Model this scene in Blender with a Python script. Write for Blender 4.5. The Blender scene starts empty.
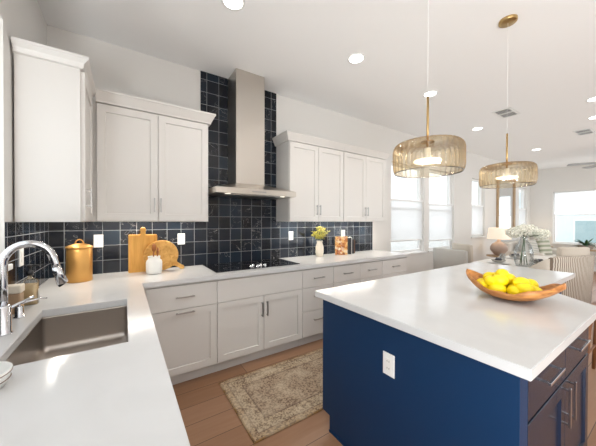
import bpy, bmesh, math, random
from mathutils import Vector, Matrix
random.seed(7)
S = bpy.context.scene
COL = S.collection
PI = math.pi

# ------------------------------------------------------------ camera
F_PX, YAW, PITCH, ROLL, ZC = 263.987, 33.446, -0.444, 0.119, 1.397
cd = bpy.data.cameras.new('camera'); cam = bpy.data.objects.new('camera', cd); COL.objects.link(cam)
cd.sensor_fit = 'HORIZONTAL'; cd.sensor_width = 36.0; cd.lens = F_PX / 596 * 36.0
cd.clip_start = 0.02; cd.clip_end = 200
y_, t_, r_ = map(math.radians, (YAW, PITCH, ROLL))
Fv = Vector((math.sin(y_)*math.cos(t_), math.cos(y_)*math.cos(t_), math.sin(t_)))
Rv = Vector((math.cos(y_), -math.sin(y_), 0)); Uv = Rv.cross(Fv)
R2 = Rv*math.cos(r_) + Uv*math.sin(r_); U2 = Uv*math.cos(r_) - Rv*math.sin(r_)
cam.matrix_world = Matrix(((R2.x, U2.x, -Fv.x, 0), (R2.y, U2.y, -Fv.y, 0), (R2.z, U2.z, -Fv.z, ZC), (0, 0, 0, 1)))
S.camera = cam

# ------------------------------------------------------------ world, light, exposure
S.view_settings.view_transform = 'Standard'; S.view_settings.look = 'None'
S.view_settings.gamma = 1.0; S.view_settings.use_curve_mapping = False
S.view_settings.exposure = 0.38
w = bpy.data.worlds.new('daylight'); S.world = w; w.use_nodes = True
bg = w.node_tree.nodes['Background']; bg.inputs[0].default_value = (0.93, 0.965, 1.0, 1); bg.inputs[1].default_value = 1.55

def area(name, loc, rot, sx, sy, power, color=(1, 1, 1)):
    l = bpy.data.lights.new(name, 'AREA'); l.shape = 'RECTANGLE'; l.size = sx; l.size_y = sy
    l.energy = power; l.color = color
    o = bpy.data.objects.new(name, l); COL.objects.link(o); o.location = loc; o.rotation_euler = rot
    return o
# daylight: the window over the sink, the dining windows; plus rear and side fill lamps added behind the camera
area('daylight_sink_window', (-0.80, 1.1, 1.85), (0, -PI/2, 0), 1.3, 1.8, 1.5, (0.78, 0.89, 1.0))
area('added_fill_rear', (8.0, -3.45, 1.40), (PI/2+0.3, 0, 0), 5.4, 2.4, 38, (0.96, 0.98, 1.0))
area('added_fill_side', (-0.80, -1.75, 1.40), (0, -PI/2-0.3, 0), 2.3, 2.2, 62, (0.99, 0.99, 1.0))
# unseen lamps aimed upward, added to brighten the ceiling
area('ceiling_fill_rear', (8.0, -3.75, 0.55), (PI/2+0.85, 0, 0), 5.4, 0.8, 45, (0.96, 0.98, 1.0))
area('ceiling_fill_side', (-1.15, -1.75, 0.55), (0, -PI/2-0.85, 0), 0.8, 2.3, 200, (0.98, 0.99, 1.0))
area('ceiling_fill_sink', (-0.95, 1.80, 0.95), (0, -PI/2-0.95, 0), 0.6, 0.4, 8, (0.97, 0.985, 1.0))
area('daylight_far_window', (11.25, 1.0, 1.55), (0, PI/2, 0), 1.5, 2.8, 25, (0.93, 0.97, 1.0))

ZCEIL = 3.028; YW = 2.997; XL = -0.529; XR = 11.0; YB = -3.2

# ------------------------------------------------------------ materials
def new_mat(name):
    m = bpy.data.materials.new(name); m.use_nodes = True
    nt = m.node_tree; b = nt.nodes['Principled BSDF']
    return m, nt, b
def mat(name, col, rough=0.5, metal=0.0, coat=0.0, bump=0.0, bscale=60, vary=0.0, vscale=8, spec=None, emit=None, estr=0, aniso=0, trans=0):
    m, nt, b = new_mat(name)
    b.inputs['Base Color'].default_value = (*col, 1); b.inputs['Roughness'].default_value = rough
    b.inputs['Metallic'].default_value = metal; b.inputs['Coat Weight'].default_value = coat
    if spec is not None: b.inputs['Specular IOR Level'].default_value = spec
    if aniso: b.inputs['Anisotropic'].default_value = aniso
    if trans: b.inputs['Transmission Weight'].default_value = trans
    if emit: b.inputs['Emission Color'].default_value = (*emit, 1); b.inputs['Emission Strength'].default_value = estr
    tc = nt.nodes.new('ShaderNodeTexCoord')
    if vary:
        n = nt.nodes.new('ShaderNodeTexNoise'); n.inputs['Scale'].default_value = vscale; n.inputs['Detail'].default_value = 4
        nt.links.new(tc.outputs['Object'], n.inputs['Vector'])
        r = nt.nodes.new('ShaderNodeValToRGB'); e = r.color_ramp.elements
        e[0].position = 0.3; e[1].position = 0.7
        e[0].color = (*[max(0, c*(1-vary)) for c in col], 1); e[1].color = (*[min(1, c*(1+vary)) for c in col], 1)
        nt.links.new(n.outputs['Fac'], r.inputs['Fac']); nt.links.new(r.outputs['Color'], b.inputs['Base Color'])
    if bump:
        n = nt.nodes.new('ShaderNodeTexNoise'); n.inputs['Scale'].default_value = bscale; n.inputs['Detail'].default_value = 3
        nt.links.new(tc.outputs['Object'], n.inputs['Vector'])
        bp = nt.nodes.new('ShaderNodeBump'); bp.inputs['Strength'].default_value = bump; bp.inputs['Distance'].default_value = 0.003
        nt.links.new(n.outputs['Fac'], bp.inputs['Height']); nt.links.new(bp.outputs['Normal'], b.inputs['Normal'])
    return m
def N(nt, t, **k):
    n = nt.nodes.new('ShaderNode'+t)
    for a, v in k.items():
        if hasattr(n, a): setattr(n, a, v)
        else: n.inputs[a.replace('_', ' ')].default_value = v
    return n
def ramp(nt, src, stops):
    r = nt.nodes.new('ShaderNodeValToRGB'); e = r.color_ramp.elements
    while len(e) < len(stops): e.new(0.5)
    for i, (p, c) in enumerate(stops): e[i].position = p; e[i].color = (*c, 1) if len(c) == 3 else c
    nt.links.new(src, r.inputs['Fac']); return r.outputs['Color']

M = {}
M['wall'] = mat('wall_paint', (0.74, 0.72, 0.69), 0.85, bump=0.05, bscale=250)
M['ceiling'] = mat('ceiling_paint', (0.94, 0.94, 0.935), 0.9, bump=0.05, bscale=250)
M['trim'] = mat('trim_paint', (0.84, 0.84, 0.83), 0.5, bump=0.02)
M['cab'] = mat('cabinet_lacquer', (0.70, 0.675, 0.645), 0.38, bump=0.015, bscale=200)
M['cab_in'] = mat('cabinet_toe_board', (0.60, 0.585, 0.56), 0.5, bump=0.02)
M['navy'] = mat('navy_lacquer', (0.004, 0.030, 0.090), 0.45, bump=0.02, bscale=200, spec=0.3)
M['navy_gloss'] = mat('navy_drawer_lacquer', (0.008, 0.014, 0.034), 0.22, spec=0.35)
M['chrome'] = mat('polished_chrome', (0.66, 0.67, 0.70), 0.08, 1.0, bump=0.005)
M['nickel'] = mat('satin_nickel', (0.42, 0.41, 0.40), 0.28, 1.0, bump=0.01)
M['blade'] = mat('grey_fan_blade', (0.30, 0.29, 0.28), 0.5, vary=0.1)
M['black'] = mat('black_plastic', (0.012, 0.012, 0.013), 0.35, bump=0.01)
M['plastic'] = mat('white_plastic', (0.85, 0.85, 0.83), 0.4, bump=0.005)
M['slot'] = mat('dark_slot', (0.05, 0.05, 0.05), 0.6, bump=0.01)
M['brass'] = mat('aged_brass', (0.50, 0.34, 0.15), 0.35, 1.0, bump=0.02)
M['gold'] = mat('brushed_gold', (0.66, 0.36, 0.11), 0.45, 0.8, bump=0.05, bscale=30)
M['ceramic'] = mat('white_ceramic', (0.84, 0.83, 0.80), 0.35, bump=0.02)
M['cream'] = mat('cream_ceramic', (0.80, 0.72, 0.60), 0.45, bump=0.05)
M['blush'] = mat('blush_ceramic', (0.44, 0.33, 0.27), 0.5, bump=0.05)
M['cooktop'] = mat('black_glass', (0.006, 0.006, 0.008), 0.05)
M['leaf'] = mat('dark_green_leaf', (0.035, 0.10, 0.03), 0.5, vary=0.35)
M['stem'] = mat('green_stem', (0.10, 0.16, 0.08), 0.5, vary=0.2)
M['sprig'] = mat('yellow_green_leaf', (0.46, 0.40, 0.03), 0.5, vary=0.35, vscale=30)
M['petal'] = mat('cream_petal', (0.84, 0.83, 0.72), 0.6, vary=0.18, vscale=45)
M['lemon'] = mat('lemon_peel', (0.96, 0.74, 0.004), 0.45, bump=0.35, bscale=220)
M['table'] = mat('table_paint', (0.78, 0.75, 0.70), 0.35, bump=0.02)
M['legwood'] = mat('stained_leg_wood', (0.20, 0.075, 0.025), 0.45, vary=0.25)
M['greyfab'] = mat('light_grey_fabric', (0.53, 0.52, 0.49), 0.95, bump=0.3, bscale=350)
M['beigefab'] = mat('beige_fabric', (0.60, 0.54, 0.46), 0.95, bump=0.3, bscale=350)
M['sofafab'] = mat('ivory_fabric', (0.70, 0.66, 0.60), 0.95, bump=0.3, bscale=350)
M['shade_paper'] = mat('ivory_lamp_shade', (0.90, 0.84, 0.74), 0.9, emit=(1.0, 0.78, 0.55), estr=0.30)
M['napkin'] = mat('charcoal_napkin', (0.07, 0.07, 0.08), 0.9, bump=0.2)
M['book_dark'] = mat('dark_book_cloth', (0.03, 0.03, 0.035), 0.6, bump=0.1)
M['book_white'] = mat('pale_book_cloth', (0.75, 0.73, 0.70), 0.6, bump=0.1)
M['book_brown'] = mat('brown_book_cloth', (0.16, 0.07, 0.035), 0.6, bump=0.1)
M['paper'] = mat('page_paper', (0.80, 0.77, 0.68), 0.9, bump=0.1)
M['spoonwood'] = mat('spoon_wood', (0.36, 0.12, 0.03), 0.5, vary=0.2)
M['potclay'] = mat('grey_clay_pot', (0.35, 0.29, 0.25), 0.8, bump=0.1)
M['amber'] = mat('amber_soap', (0.60, 0.44, 0.24), 0.2, bump=0.01)
M['label'] = mat('grey_label', (0.42, 0.40, 0.36), 0.6, bump=0.02)
M['tanbox'] = mat('tan_ceramic', (0.42, 0.28, 0.17), 0.5, bump=0.05)
M['outside'] = mat('pale_render', (0.72, 0.80, 0.82), 0.8, bump=0.1)
M['outside_dark'] = mat('blue_grey_cladding', (0.36, 0.48, 0.50), 0.6, bump=0.1)
M['ground'] = mat('concrete_ground', (0.60, 0.60, 0.58), 0.9, bump=0.2)
M['disc'] = mat('lit_diffuser', (0.95, 0.95, 0.92), 0.6, emit=(1.0, 0.97, 0.92), estr=6)
M['disc_warm'] = mat('lit_led_disc', (0.95, 0.92, 0.85), 0.6, emit=(1.0, 0.90, 0.75), estr=1.1)
M['strip'] = mat('lit_led_strip', (0.95, 0.92, 0.85), 0.6, emit=(1.0, 0.94, 0.85), estr=3)

def m_steel(name, base, rough, stretch):
    m, nt, b = new_mat(name)
    b.inputs['Metallic'].default_value = 1; b.inputs['Base Color'].default_value = (*base, 1)
    b.inputs['Roughness'].default_value = rough
    tc = N(nt, 'TexCoord'); mp = N(nt, 'Mapping'); mp.inputs['Scale'].default_value = stretch
    nt.links.new(tc.outputs['Object'], mp.inputs[0])
    n = N(nt, 'TexNoise'); n.inputs['Scale'].default_value = 1; n.inputs['Detail'].default_value = 4
    nt.links.new(mp.outputs[0], n.inputs['Vector'])
    bp = N(nt, 'Bump'); bp.inputs['Strength'].default_value = 0.06; bp.inputs['Distance'].default_value = 0.002
    nt.links.new(n.outputs['Fac'], bp.inputs['Height']); nt.links.new(bp.outputs[0], b.inputs['Normal'])
    mr = N(nt, 'MapRange'); mr.inputs[3].default_value = rough*0.85; mr.inputs[4].default_value = rough*1.2
    nt.links.new(n.outputs['Fac'], mr.inputs[0]); nt.links.new(mr.outputs[0], b.inputs['Roughness'])
    return m
M['steel'] = m_steel('brushed_steel', (0.60, 0.56, 0.51), 0.30, (4, 4, 400))
M['sink'] = m_steel('sink_steel', (0.44, 0.40, 0.365), 0.33, (300, 300, 6))

def m_quartz():
    m, nt, b = new_mat('white_quartz')
    tc = N(nt, 'TexCoord'); n = N(nt, 'TexNoise'); n.inputs['Scale'].default_value = 2.2; n.inputs['Detail'].default_value = 5; n.inputs['Distortion'].default_value = 1.2
    nt.links.new(tc.outputs['Object'], n.inputs['Vector'])
    c = ramp(nt, n.outputs['Fac'], [(0.35, (0.64, 0.64, 0.64)), (0.5, (0.66, 0.66, 0.66)), (0.65, (0.63, 0.63, 0.63))])
    nt.links.new(c, b.inputs['Base Color']); b.inputs['Roughness'].default_value = 0.14
    return m
M['quartz'] = m_quartz()

def m_tile(name, ax, off, pw=0.1325, ph=0.1365, zoff=1.034):
    m, nt, b = new_mat(name)
    g = N(nt, 'NewGeometry'); sp = N(nt, 'SeparateXYZ'); nt.links.new(g.outputs['Position'], sp.inputs[0])
    def scaled(sock, o, p):
        s = N(nt, 'Math'); s.operation = 'SUBTRACT'; s.inputs[1].default_value = o; nt.links.new(sock, s.inputs[0])
        d = N(nt, 'Math'); d.operation = 'DIVIDE'; d.inputs[1].default_value = p; nt.links.new(s.outputs[0], d.inputs[0]); return d.outputs[0]
    u = scaled(sp.outputs[ax], off, pw); v = scaled(sp.outputs['Z'], zoff, ph)
    cb = N(nt, 'CombineXYZ'); nt.links.new(u, cb.inputs[0]); nt.links.new(v, cb.inputs[1])
    br = N(nt, 'TexBrick'); br.offset = 0.0; br.squash = 1.0
    for k, val in (('Scale', 1.0), ('Mortar Size', 0.017), ('Mortar Smooth', 0.2), ('Brick Width', 1.0), ('Row Height', 1.0), ('Bias', 0.0)): br.inputs[k].default_value = val
    br.inputs['Color1'].default_value = (0, 0, 0, 1); br.inputs['Color2'].default_value = (1, 1, 1, 1); br.inputs['Mortar'].default_value = (0.5, 0.5, 0.5, 1)
    nt.links.new(cb.outputs[0], br.inputs['Vector'])
    # tone of each tile
    tone = ramp(nt, br.outputs['Color'], [(0.0, (0.004, 0.005, 0.009)), (0.6, (0.008, 0.012, 0.021)), (1.0, (0.010, 0.020, 0.034))])
    # pale veins
    fl = N(nt, 'VectorMath'); fl.operation = 'FLOOR'; nt.links.new(cb.outputs[0], fl.inputs[0])
    wn = N(nt, 'TexWhiteNoise'); nt.links.new(fl.outputs[0], wn.inputs['Vector'])
    ad = N(nt, 'VectorMath'); ad.operation = 'MULTIPLY_ADD'; ad.inputs[1].default_value = (13, 13, 13)
    nt.links.new(wn.outputs['Color'], ad.inputs[0]); nt.links.new(cb.outputs[0], ad.inputs[2])
    vn = N(nt, 'TexNoise'); vn.inputs['Scale'].default_value = 0.9; vn.inputs['Detail'].default_value = 7; vn.inputs['Distortion'].default_value = 1.6
    nt.links.new(ad.outputs[0], vn.inputs['Vector'])
    vein = ramp(nt, vn.outputs['Fac'], [(0.494, (0, 0, 0)), (0.5, (1, 1, 1)), (0.506, (0, 0, 0))])
    gate = N(nt, 'Math'); gate.operation = 'GREATER_THAN'; gate.inputs[1].default_value = 0.62; nt.links.new(wn.outputs['Value'], gate.inputs[0])
    gm = N(nt, 'Math'); gm.operation = 'MULTIPLY'; nt.links.new(vein, gm.inputs[0]); nt.links.new(gate.outputs[0], gm.inputs[1])
    gs = N(nt, 'Math'); gs.operation = 'MULTIPLY'; gs.inputs[1].default_value = 0.5; nt.links.new(gm.outputs[0], gs.inputs[0])
    mx = N(nt, 'MixRGB'); mx.inputs[2].default_value = (0.62, 0.60, 0.56, 1); nt.links.new(gs.outputs[0], mx.inputs[0]); nt.links.new(tone, mx.inputs[1])
    mg = N(nt, 'MixRGB'); mg.inputs[2].default_value = (0.27, 0.28, 0.29, 1); nt.links.new(br.outputs['Fac'], mg.inputs[0]); nt.links.new(mx.outputs[0], mg.inputs[1])
    nt.links.new(mg.outputs[0], b.inputs['Base Color'])
    # uneven glaze and sunk grout
    ng = N(nt, 'TexNoise'); ng.inputs['Scale'].default_value = 1.6; ng.inputs['Detail'].default_value = 3; nt.links.new(ad.outputs[0], ng.inputs['Vector'])
    hs = N(nt, 'Math'); hs.operation = 'MULTIPLY'; hs.inputs[1].default_value = 0.6; nt.links.new(ng.outputs['Fac'], hs.inputs[0])
    hh = N(nt, 'Math'); hh.operation = 'SUBTRACT'; nt.links.new(hs.outputs[0], hh.inputs[0]); nt.links.new(br.outputs['Fac'], hh.inputs[1])
    bp = N(nt, 'Bump'); bp.inputs['Strength'].default_value = 0.5; bp.inputs['Distance'].default_value = 0.003
    nt.links.new(hh.outputs[0], bp.inputs['Height']); nt.links.new(bp.outputs[0], b.inputs['Normal'])
    b.inputs['Specular IOR Level'].default_value = 0.36
    mr = N(nt, 'MapRange'); mr.inputs[3].default_value = 0.13; mr.inputs[4].default_value = 0.6
    nt.links.new(br.outputs['Fac'], mr.inputs[0]); nt.links.new(mr.outputs[0], b.inputs['Roughness'])
    return m
M['tile'] = m_tile('glazed_navy_tile_back', 'X', 0.105)
M['tile_left'] = m_tile('glazed_navy_tile_left', 'Y', 0.05)

def m_floor():
    m, nt, b = new_mat('oak_plank_floor')
    tc = N(nt, 'TexCoord')
    br = N(nt, 'TexBrick'); br.offset = 0.37; br.squash = 1
    for k, val in (('Scale', 1.0), ('Mortar Size', 0.0022), ('Mortar Smooth', 0.1), ('Brick Width', 1.5), ('Row Height', 0.19), ('Bias', 0.0)): br.inputs[k].default_value = val
    br.inputs['Color1'].default_value = (0, 0, 0, 1); br.inputs['Color2'].default_value = (1, 1, 1, 1); br.inputs['Mortar'].default_value = (0.2, 0.2, 0.2, 1)
    nt.links.new(tc.outputs['Object'], br.inputs['Vector'])
    mp = N(nt, 'Mapping'); mp.inputs['Scale'].default_value = (1.6, 16, 1); nt.links.new(tc.outputs['Object'], mp.inputs[0])
    n = N(nt, 'TexNoise'); n.inputs['Scale'].default_value = 1.6; n.inputs['Detail'].default_value = 6; n.inputs['Distortion'].default_value = 0.6
    nt.links.new(mp.outputs[0], n.inputs['Vector'])
    mx = N(nt, 'MixRGB'); mx.inputs[0].default_value = 0.55; nt.links.new(n.outputs['Fac'], mx.inputs[1]); nt.links.new(br.outputs['Color'], mx.inputs[2])
    c = ramp(nt, mx.outputs[0], [(0.15, (0.26, 0.130, 0.065)), (0.5, (0.34, 0.185, 0.105)), (0.85, (0.42, 0.25, 0.155))])
    mg = N(nt, 'MixRGB'); mg.inputs[2].default_value = (0.07, 0.04, 0.025, 1); nt.links.new(br.outputs['Fac'], mg.inputs[0]); nt.links.new(c, mg.inputs[1])
    nt.links.new(mg.outputs[0], b.inputs['Base Color']); b.inputs['Roughness'].default_value = 0.42
    bp = N(nt, 'Bump'); bp.inputs['Strength'].default_value = 0.15; bp.inputs['Distance'].default_value = 0.002
    nt.links.new(n.outputs['Fac'], bp.inputs['Height']); nt.links.new(bp.outputs[0], b.inputs['Normal'])
    return m
M['floor'] = m_floor()

def m_rug():
    m, nt, b = new_mat('faded_persian_pile')
    tc = N(nt, 'TexCoord'); sp = N(nt, 'SeparateXYZ'); nt.links.new(tc.outputs['Generated'], sp.inputs[0])
    def edge(sock, size):
        a = N(nt, 'Math'); a.operation = 'SUBTRACT'; a.inputs[1].default_value = 0.5; nt.links.new(sock, a.inputs[0])
        c = N(nt, 'Math'); c.operation = 'ABSOLUTE'; nt.links.new(a.outputs[0], c.inputs[0])
        d = N(nt, 'Math'); d.operation = 'SUBTRACT'; d.inputs[0].default_value = 0.5; nt.links.new(c.outputs[0], d.inputs[1])
        e = N(nt, 'Math'); e.operation = 'MULTIPLY'; e.inputs[1].default_value = size; nt.links.new(d.outputs[0], e.inputs[0]); return e.outputs[0]
    mn = N(nt, 'Math'); mn.operation = 'MINIMUM'; nt.links.new(edge(sp.outputs[0], 1.7), mn.inputs[0]); nt.links.new(edge(sp.outputs[1], 0.75), mn.inputs[1])
    band = ramp(nt, mn.outputs[0], [(0.0, (0.30, 0.16, 0.05)), (0.010, (0.30, 0.16, 0.05)), (0.016, (0.52, 0.38, 0.24)), (0.05, (0.52, 0.38, 0.24)), (0.055, (0.20, 0.13, 0.09)), (0.066, (0.56, 0.45, 0.31)), (0.15, (0.56, 0.43, 0.29)), (0.156, (0.18, 0.12, 0.09)), (0.17, (0.48, 0.36, 0.25))])
    v = N(nt, 'TexVoronoi'); v.inputs['Scale'].default_value = 62; v.feature = 'DISTANCE_TO_EDGE'
    n0 = N(nt, 'TexNoise'); n0.inputs['Scale'].default_value = 32; n0.inputs['Detail'].default_value = 5
    nt.links.new(tc.outputs['Object'], n0.inputs['Vector'])
    wv = N(nt, 'VectorMath'); wv.operation = 'MULTIPLY_ADD'; wv.inputs[1].default_value = (0.10, 0.10, 0.10)
    nt.links.new(n0.outputs['Color'], wv.inputs[0]); nt.links.new(tc.outputs['Object'], wv.inputs[2]); nt.links.new(wv.outputs[0], v.inputs['Vector'])
    vf = ramp(nt, v.outputs['Distance'], [(0.0, (1, 1, 1)), (0.12, (0.8, 0.8, 0.8)), (0.35, (0.12, 0.12, 0.12))])
    n1 = N(nt, 'TexNoise'); n1.inputs['Scale'].default_value = 70; n1.inputs['Detail'].default_value = 6; nt.links.new(tc.outputs['Object'], n1.inputs['Vector'])
    g1 = ramp(nt, n1.outputs['Fac'], [(0.44, (0.15, 0.15, 0.15)), (0.58, (1, 1, 1))])
    mm = N(nt, 'Math'); mm.operation = 'MULTIPLY'; nt.links.new(vf, mm.inputs[0]); nt.links.new(g1, mm.inputs[1])
    mx = N(nt, 'MixRGB'); mx.inputs[2].default_value = (0.12, 0.07, 0.045, 1); nt.links.new(mm.outputs[0], mx.inputs[0]); nt.links.new(band, mx.inputs[1])
    n2 = N(nt, 'TexNoise'); n2.inputs['Scale'].default_value = 6; n2.inputs['Detail'].default_value = 5; nt.links.new(tc.outputs['Object'], n2.inputs['Vector'])
    g2 = ramp(nt, n2.outputs['Fac'], [(0.45, (0, 0, 0)), (0.7, (0.5, 0.5, 0.5))])
    mx2 = N(nt, 'MixRGB'); mx2.inputs[2].default_value = (0.70, 0.58, 0.42, 1); nt.links.new(g2, mx2.inputs[0]); nt.links.new(mx.outputs[0], mx2.inputs[1])
    nt.links.new(mx2.outputs[0], b.inputs['Base Color']); b.inputs['Roughness'].default_value = 0.95
    bp = N(nt, 'Bump'); bp.inputs['Strength'].default_value = 0.4; bp.inputs['Distance'].default_value = 0.003
    nt.links.new(n1.outputs['Fac'], bp.inputs['Height']); nt.links.new(bp.outputs[0], b.inputs['Normal'])
    return m
M['rug'] = m_rug()

def m_wood(name, dark, light, scale=(3, 3, 30), rough=0.45, coords='Object'):
    m, nt, b = new_mat(name)
    tc = N(nt, 'TexCoord'); mp = N(nt, 'Mapping'); mp.inputs['Scale'].default_value = scale; nt.links.new(tc.outputs[coords], mp.inputs[0])
    n = N(nt, 'TexNoise'); n.inputs['Scale'].default_value = 1.5; n.inputs['Detail'].default_value = 6; n.inputs['Distortion'].default_value = 1.0
    nt.links.new(mp.outputs[0], n.inputs['Vector'])
    nt.links.new(ramp(nt, n.outputs['Fac'], [(0.3, dark), (0.7, light)]), b.inputs['Base Color']); b.inputs['Roughness'].default_value = rough
    return m
M['board'] = m_wood('maple_board', (0.72, 0.35, 0.07), (0.86, 0.48, 0.12), (40, 3, 3))
M['acacia'] = m_wood('striped_acacia_board', (0.58, 0.26, 0.045), (0.90, 0.55, 0.17), (14, 4, 14))
M['bowlwood'] = m_wood('carved_root_wood', (0.30, 0.10, 0.022), (0.66, 0.30, 0.09), (12, 4, 26), 0.4)
M['framewood'] = m_wood('oak_frame', (0.36, 0.24, 0.13), (0.50, 0.35, 0.21), (20, 20, 4))

def m_woven():
    m, nt, b = new_mat('woven_stripe_fabric')
    tc = N(nt, 'TexCoord')
    sp = N(nt, 'SeparateXYZ'); nt.links.new(tc.outputs['Object'], sp.inputs[0])
    wv = N(nt, 'TexWave'); wv.bands_direction = 'X'; wv.inputs['Scale'].default_value = 11; wv.inputs['Distortion'].default_value = 0.0
    # stripes nudged sideways row by row, like a herringbone weave
    sw = N(nt, 'Math'); sw.operation = 'PINGPONG'; sw.inputs[1].default_value = 0.03; nt.links.new(sp.outputs[2], sw.inputs[0])
    sx = N(nt, 'Math'); sx.operation = 'MULTIPLY_ADD'; sx.inputs[1].default_value = 0.12; nt.links.new(sw.outputs[0], sx.inputs[0]); nt.links.new(sp.outputs[0], sx.inputs[2])
    cb = N(nt, 'CombineXYZ'); nt.links.new(sx.outputs[0], cb.inputs[0]); nt.links.new(cb.outputs[0], wv.inputs['Vector'])
    nt.links.new(ramp(nt, wv.outputs['Fac'], [(0.3, (0.22, 0.17, 0.13)), (0.6, (0.62, 0.56, 0.48))]), b.inputs['Base Color']); b.inputs['Roughness'].default_value = 0.95
    return m
M['woven'] = m_woven()
def m_stripes(name, stops, sc):
    m, nt, b = new_mat(name)
    tc = N(nt, 'TexCoord'); wv = N(nt, 'TexWave'); wv.bands_direction = 'Z'; wv.inputs['Scale'].default_value = sc
    nt.links.new(tc.outputs['Object'], wv.inputs['Vector']); nt.links.new(ramp(nt, wv.outputs['Fac'], stops), b.inputs['Base Color'])
    b.inputs['Roughness'].default_value = 0.95; return m
M['pil_line'] = m_stripes('thin_striped_cushion', [(0.0, (0.30, 0.31, 0.27)), (0.18, (0.34, 0.34, 0.30)), (0.34, (0.68, 0.65, 0.58))], 7.0)
M['pil_band'] = m_stripes('green_banded_cushion', [(0.0, (0.33, 0.36, 0.26)), (0.45, (0.38, 0.40, 0.29)), (0.6, (0.66, 0.63, 0.55))], 2.6)

def m_glass(name, tint, gloss=0.12, edge=None):
    m = bpy.data.materials.new(name); m.use_nodes = True; nt = m.node_tree; nt.nodes.clear()
    out = N(nt, 'OutputMaterial'); t = N(nt, 'BsdfTransparent'); g = N(nt, 'BsdfGlossy'); mx = N(nt, 'MixShader'); lw = N(nt, 'LayerWeight')
    lw.inputs['Blend'].default_value = 0.35
    g.inputs['Roughness'].default_value = 0.04; t.inputs[0].default_value = (*tint, 1)
    if edge: nt.links.new(ramp(nt, lw.outputs['Facing'], [(0.0, tint), (0.9, edge)]), t.inputs[0])
    mr = N(nt, 'MapRange'); mr.inputs[3].default_value = gloss*0.35; mr.inputs[4].default_value = min(1, gloss*4)
    nt.links.new(lw.outputs['Fresnel'], mr.inputs[0]); nt.links.new(mr.outputs[0], mx.inputs[0])
    nt.links.new(t.outputs[0], mx.inputs[1]); nt.links.new(g.outputs[0], mx.inputs[2]); nt.links.new(mx.outputs[0], out.inputs[0])
    return m
M['pane'] = m_glass('window_glass', (0.97, 0.98, 0.98), 0.06)
M['clear'] = m_glass('clear_glass', (0.975, 0.98, 0.98), 0.10, (0.86, 0.88, 0.88))
M['amber_glass'] = m_glass('amber_glass', (0.97, 0.90, 0.76), 0.16, (0.78, 0.56, 0.28))
M['rimglass'] = m_glass('pale_rim_glass', (0.98, 0.95, 0.88), 0.6)
M['mirror'] = mat('mirror_silver', (0.80, 0.82, 0.84), 0.03, 1.0)
def m_shade():
    m = bpy.data.materials.new('sheer_cellular_shade'); m.use_nodes = True; nt = m.node_tree; nt.nodes.clear()
    out = N(nt, 'OutputMaterial'); d = N(nt, 'BsdfDiffuse'); t = N(nt, 'BsdfTranslucent'); mx = N(nt, 'MixShader'); tr = N(nt, 'BsdfTransparent'); m2 = N(nt, 'MixShader')
    d.inputs[0].default_value = (0.88, 0.88, 0.88, 1); t.inputs[0].default_value = (0.9, 0.9, 0.9, 1); mx.inputs[0].default_value = 0.6; m2.inputs[0].default_value = 0.38
    nt.links.new(d.outputs[0], mx.inputs[1]); nt.links.new(t.outputs[0], mx.inputs[2])
    nt.links.new(mx.outputs[0], m2.inputs[1]); nt.links.new(tr.outputs[0], m2.inputs[2]); nt.links.new(m2.outputs[0], out.inputs[0]); return m
M['shade'] = m_shade()
def m_cover():
    m, nt, b = new_mat('recipe_cover')
    tc = N(nt, 'TexCoord'); v = N(nt, 'TexVoronoi'); v.inputs['Scale'].default_value = 34; nt.links.new(tc.outputs['Object'], v.inputs['Vector'])
    s = N(nt, 'SeparateColor'); nt.links.new(v.outputs['Color'], s.inputs[0])
    nt.links.new(ramp(nt, s.outputs[0], [(0.0, (0.25, 0.06, 0.02)), (0.3, (0.60, 0.22, 0.05)), (0.6, (0.75, 0.45, 0.15)), (0.85, (0.85, 0.78, 0.60)), (1.0, (0.5, 0.12, 0.04))]), b.inputs['Base Color'])
    b.inputs['Roughness'].default_value = 0.35; return m
M['cover'] = m_cover()

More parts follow.
